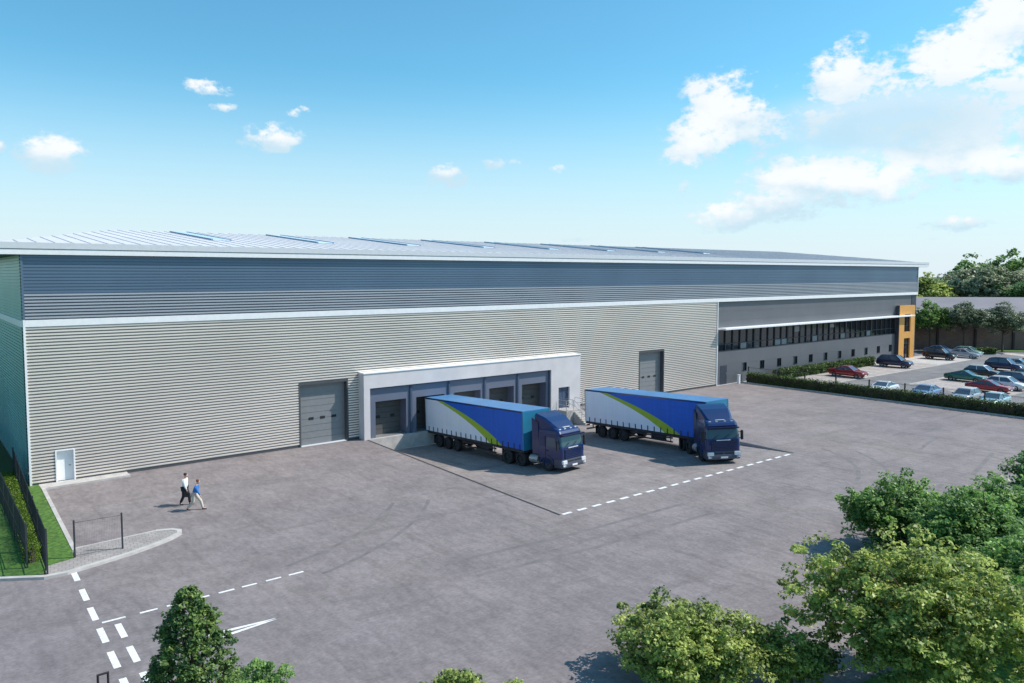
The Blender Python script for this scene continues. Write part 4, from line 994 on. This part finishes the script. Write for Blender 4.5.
def make_car(kind, paint, label, white_roof=False):
    Ln, hw, hb_, prof, cab = KIND[kind]; root = empty('parked_car', (0, 0, 0), label, 'car', 'cars in the car park')
    f = -Ln/2; g = MB(); rs = []; zb = .24 if kind != 'suv' else .32
    ys = [p[0] for p in prof]
    def top(y): return float(np.interp(y, ys, [p[1] for p in prof]))
    yy = [0, .08, .35, .8, 1.25, 2.0, 2.8, 3.5, Ln-.5, Ln-.12, Ln]
    for y in yy:
        k = min(y, Ln-y); w_ = hw*(.86+.14*min(1, k/.45)); zt = top(y); zl = zb+(.12 if k < .1 else 0)
        rs.append([(-w_*.93, f+y, zl), (-w_, f+y, zl+.16), (-w_, f+y, zt-.14), (-w_*.93, f+y, zt-.02), (-w_*.6, f+y, zt+.02), (w_*.6, f+y, zt+.02), (w_*.93, f+y, zt-.02), (w_, f+y, zt-.14), (w_, f+y, zl+.16), (w_*.93, f+y, zl)])
    g.rings(rs); body = g.build('body', paint, root, fixn=True, smooth=True)
    # cabin: glass shell then painted roof and pillars
    c0, c1, c2, c3, zr = cab
    def cr(y, z, w_): return (w_, f+y, z)
    zb0 = top(c0)-.02; zb1 = top(c3)-.02; wb, wt = hw*.90, hw*.70
    g = MB()
    lo_ = [(-wb, f+c0, zb0), (wb, f+c0, zb0), (wb, f+c3, zb1), (-wb, f+c3, zb1)]
    hi = [(-wt, f+c1, zr-.05), (wt, f+c1, zr-.05), (wt, f+c2, zr-.05), (-wt, f+c2, zr-.05)]
    g.rings([lo_, hi]); g.build('windows', M['carglass'], root)
    g = MB(); hi2 = [(x*1.02, y, z) for x, y, z in hi]; top_ = [(x*.9, y+(.12 if i < 2 else -.12), zr+.02) for i, (x, y, z) in enumerate(hi)]
    g.rings([hi2, top_])
    for s in (-1, 1):
        for (a, b) in (((s*wb, f+c0, zb0), (s*wt, f+c1, zr-.04)), ((s*wb, f+c3, zb1), (s*wt, f+c2, zr-.04)), ((s*wb*1.0, f+(c0+c3)/2, zb0+.04), (s*wt*1.0, f+(c1+c2)/2, zr-.04))): g.bar(a, b, .07)
    g.build('roof', carM['white'] if white_roof else paint, root)
    for s in (-1, 1):
        for y in (.82, Ln-.85): wheel_part(root, s*(hw-.1), f+y, .32 if kind != 'suv' else .37, .2, n=16)
        g = MB(); g.box(min(s*hw*.5, s*hw*.86), max(s*hw*.5, s*hw*.86), f-.015, f+.1, top(.0)-.10, top(0)+.03); g.build('headlight', M['lamp'], root, bevel=.015)
        g = MB(); g.box(min(s*hw*.5, s*hw*.85), max(s*hw*.5, s*hw*.85), -f-.1, -f+.012, top(Ln)-.04, top(Ln)+.1); g.build('tail_light', M['redlamp'], root, bevel=.015)
        g = MB(); g.box(min(s*hw, s*(hw+.16)), max(s*hw, s*(hw+.16)), f+c0+.25, f+c0+.37, zb0, zb0+.13); g.build('mirror', paint, root, bevel=.02)
    g = MB(); g.box(-hw*.55, hw*.55, f-.012, f+.1, .34, .48); g.build('grille', M['black'], root)
    g = MB(); g.box(-.26, .26, f-.03, f-.012, .36, .46); g.build('number_plate', M['white_metal'], root)
    return root
cars = [('saloon', 'red', 89.6, -5.75, 0, 'bright red saloon parked beside the office hedge'),
 ('suv', 'navy', 105.0, -4.6, 4, 'dark navy saloon parked past the end of the office hedge'),
 ('suv', 'black', 120.7, -4.3, 0, 'black car parked in front of the orange entrance frame'),
 ('saloon', 'blue', 129.5, -.7, 0, 'pale blue car half hidden behind the black car by the entrance'),
 ('saloon', 'silver', 126.2, -5.6, 0, 'silver car directly right of the black car'),
 ('hatch', 'lgreen', 129.9, -4.9, 0, 'pale green car next to the short clipped hedge'),
 ('suv', 'navy', 112.6, -16.0, -4, 'large navy car, uppermost of the packed bays'),
 ('saloon', 'dred', 121.5, -17.0, 0, 'dark maroon car at the right edge behind the large navy car'),
 ('hatch', 'black', 103.2, -16.6, 0, 'black hatchback with pale roof behind the green coupe'),
 ('coupe', 'green', 97.1, -16.9, 0, 'dark green coupe at the left end of its row'),
 ('suv', 'navy', 96.6, -22.8, 0, 'navy estate with big windows at the right edge below the large navy car'),
 ('hatch', 'white', 93.3, -22.6, 0, 'white hatchback hidden behind the red coupe'),
 ('coupe', 'red', 89.8, -22.1, 0, 'red coupe right of the green coupe, nearest of its row'),
 ('hatch', 'navy', 102.9, -22.2, 0, 'dark blue hatchback tucked in behind the navy estate with big windows'),
 ('saloon', 'silver', 116.3, -16.4, 0, 'silver car wedged between the large navy car and the maroon one'),
 ('saloon', 'navy', 108.6, -21.5, 0, 'blue-black car squeezed at the right edge between two navy cars'),
 ('saloon', 'blue', 79.6, -19.6, -90, 'blue car nosing up to the yard hedge, between the white and the silver one'),
 ('hatch', 'silver', 79.9, -23.4, -90, 'silver hatchback nosing up to the yard hedge, second from the right'),
 ('saloon', 'lblue', 79.3, -26.3, -90, 'pale blue car nosing up to the yard hedge, rightmost of that row'),
 ('coupe', 'white', 79.5, -15.1, -90, 'white coupe nosing up to the yard hedge, leftmost of that row')]
for (kd, pt, x, y, a_, lb) in cars:
    c_ = make_car(kd, carM[pt], lb, white_roof='pale roof' in lb); c_.location = (x, y, .012); c_.rotation_euler = (0, 0, R(a_))

# ------------------------------------------------------------------ people
def skin_obj(name, chains, m, parent, sub=2):
    """chains: list of lists of (x,y,z,r); vertices closer than 1 mm are shared"""
    vs = []; es = []; rs = []
    def idx(p):
        for i, q in enumerate(vs):
            if (Vector(q)-Vector(p[:3])).length < .001: return i
        vs.append(p[:3]); rs.append(p[3]); return len(vs)-1
    for ch in chains:
        ids = [idx(p) for p in ch]
        for a, b in zip(ids[:-1], ids[1:]):
            if a != b: es.append((a, b))
    me = bpy.data.meshes.new(name); me.from_pydata(vs, es, []); o = bpy.data.objects.new(name, me); col.objects.link(o)
    md = o.modifiers.new('skin', 'SKIN'); md.use_smooth_shade = True
    sk = me.skin_vertices[0].data
    for i, r_ in enumerate(rs): sk[i].radius = (r_, r_) if not isinstance(r_, tuple) else r_
    sk[0].use_root = True
    s2 = o.modifiers.new('sub', 'SUBSURF'); s2.levels = sub; s2.render_levels = sub
    dg = bpy.context.evaluated_depsgraph_get(); me2 = bpy.data.meshes.new_from_object(o.evaluated_get(dg))
    me2.materials.clear(); me2.materials.append(m)
    o.modifiers.clear(); o.data = me2; o.parent = parent; return o
def person(loc, rz, label, h, shirt, trouser, hair, stride, lean, bag=False):
    # local forward = +X
    P = empty('person', (*loc, 0), label, 'person', None, rz); k = h/1.75; s = stride; ln_ = lean
    def q(x, y, z, r_): return (x*k, y*k, z*k, r_*k)
    pel = q(0, 0, .95, .13); ab = q(.02+ln_*.3, 0, 1.12, .125); ch = q(.03+ln_*.7, 0, 1.33, .15); nk = q(.03+ln_, 0, 1.48, .06); hd0 = q(.05+ln_*1.15, 0, 1.56, .072); hd1 = q(.06+ln_*1.2, 0, 1.66, .095); hd2 = q(.05+ln_*1.2, 0, 1.73, .07)
    nose = q(.155+ln_*1.2, 0, 1.62, .018)
    def leg(sd_, ph):   # ph >0 forward leg
        hip = q(0, sd_*.09, .92, .095); 
        if ph > 0: kn = q(.26*s+.05, sd_*.1, .50, .062); an = q(.40*s, sd_*.1, .085, .042); toe = q(.40*s+.19, sd_*.11, .06, .035)
        else: kn = q(-.06*s, sd_*.1, .49, .062); an = q(-.38*s, sd_*.1, .14, .042); toe = q(-.38*s+.15, sd_*.11, .045, .033)
        return hip, kn, an, toe
    l1 = leg(1, 1); l2 = leg(-1, -1)
    def arm(sd_, ph):
        sh = q(.03+ln_*.85, sd_*.19, 1.40, .065); el_ = q(.03+ln_*.7-.12*ph*s, sd_*.25, 1.13, .045); wr = q(.06+ln_*.6+(-.16 if ph > 0 else .24)*s, sd_*.25, .90, .03)
        hn = (wr[0]+.03*k, wr[1], wr[2]-.07*k, .032*k); fg = (wr[0]+.045*k, wr[1], wr[2]-.15*k, .02*k); th = (wr[0]+.07*k, wr[1]-sd_*.01, wr[2]-.09*k, .013*k)
        return sh, el_, wr, hn, fg, th
    a1 = arm(1, 1); a2 = arm(-1, -1)
    chains = [[pel, ab, ch, nk, hd0, hd1, hd2], [hd1, nose]]
    for l_ in (l1, l2): chains.append([pel, *l_])
    for a_ in (a1, a2): chains.append([ch, *a_[:5]]); chains.append([a_[3], a_[5]])
    skin_obj('body', chains, M['skin'], P)
    def gr(p, d): return (p[0], p[1], p[2], p[3]+d*k)
    sc = [[gr(pel, .035), gr(ab, .03), gr(ch, .028), (nk[0], nk[1], nk[2]-.03*k, .068*k)]]
    for a_ in (a1, a2): sc.append([gr(ch, .028), gr(a_[0], .02), gr(a_[1], .022), (a_[2][0], a_[2][1], a_[2][2]+.02*k, .042*k)])
    skin_obj('shirt', sc, M[shirt], P)
    tc_ = []
    for l_ in (l1, l2): tc_.append([gr(pel, .022), gr(l_[0], .02), gr(l_[1], .024), gr(l_[2], .03)])
    skin_obj('trousers', tc_, M[trouser], P)
    skin_obj('hair', [[(hd1[0]-.045*k, 0, hd1[2]-.05*k, .085*k), (hd1[0]-.03*k, 0, hd1[2]+.03*k, .112*k), (hd2[0]+.01*k, 0, hd2[2]+.03*k, .085*k)]], M[hair], P)
    for l_ in (l1, l2): skin_obj('shoe', [[(l_[2][0]-.05*k, l_[2][1], l_[2][2]-.035*k, .045*k), (l_[2][0]+.05*k, l_[2][1], l_[2][2]-.04*k, .045*k), (l_[3][0]+.03*k, l_[3][1], l_[3][2]-.012*k, .038*k)]], M['shoe'], P, sub=1)
    return P, a2
walk = math.atan2(-.62, .78)
person((6.47, -9.85), walk, 'person in white shirt and black trousers walking, dark-haired', 1.86, 'shirt_white', 'trouser_black', 'hair_dark', .55, .02)
person((6.62, -11.2), walk+.1, 'person in blue shirt and beige trousers striding, red-brown hair', 1.74, 'shirt_blue', 'trouser_beige', 'hair_red', 1.0, .13)
# dark bag carried by the first person
g = MB(); g.box(-.17, .17, -.04, .04, -.26, 0); g.box(-.08, -.06, -.015, .015, 0, .09); g.box(.06, .08, -.015, .015, 0, .09); g.box(-.08, .08, -.015, .015, .09, .11)
bgx = g.build('briefcase', M['leather'], bevel=.012); r2 = Matrix.Rotation(walk, 3, 'Z') @ Vector((.23, -.27, 0)); bgx.location = (6.47+r2.x, -9.85+r2.y, .80); bgx.rotation_euler = (0, 0, walk)
tag(bgx, 'dark briefcase in the hand of the person in the white shirt', 'briefcase')

scene.render.engine = 'CYCLES'
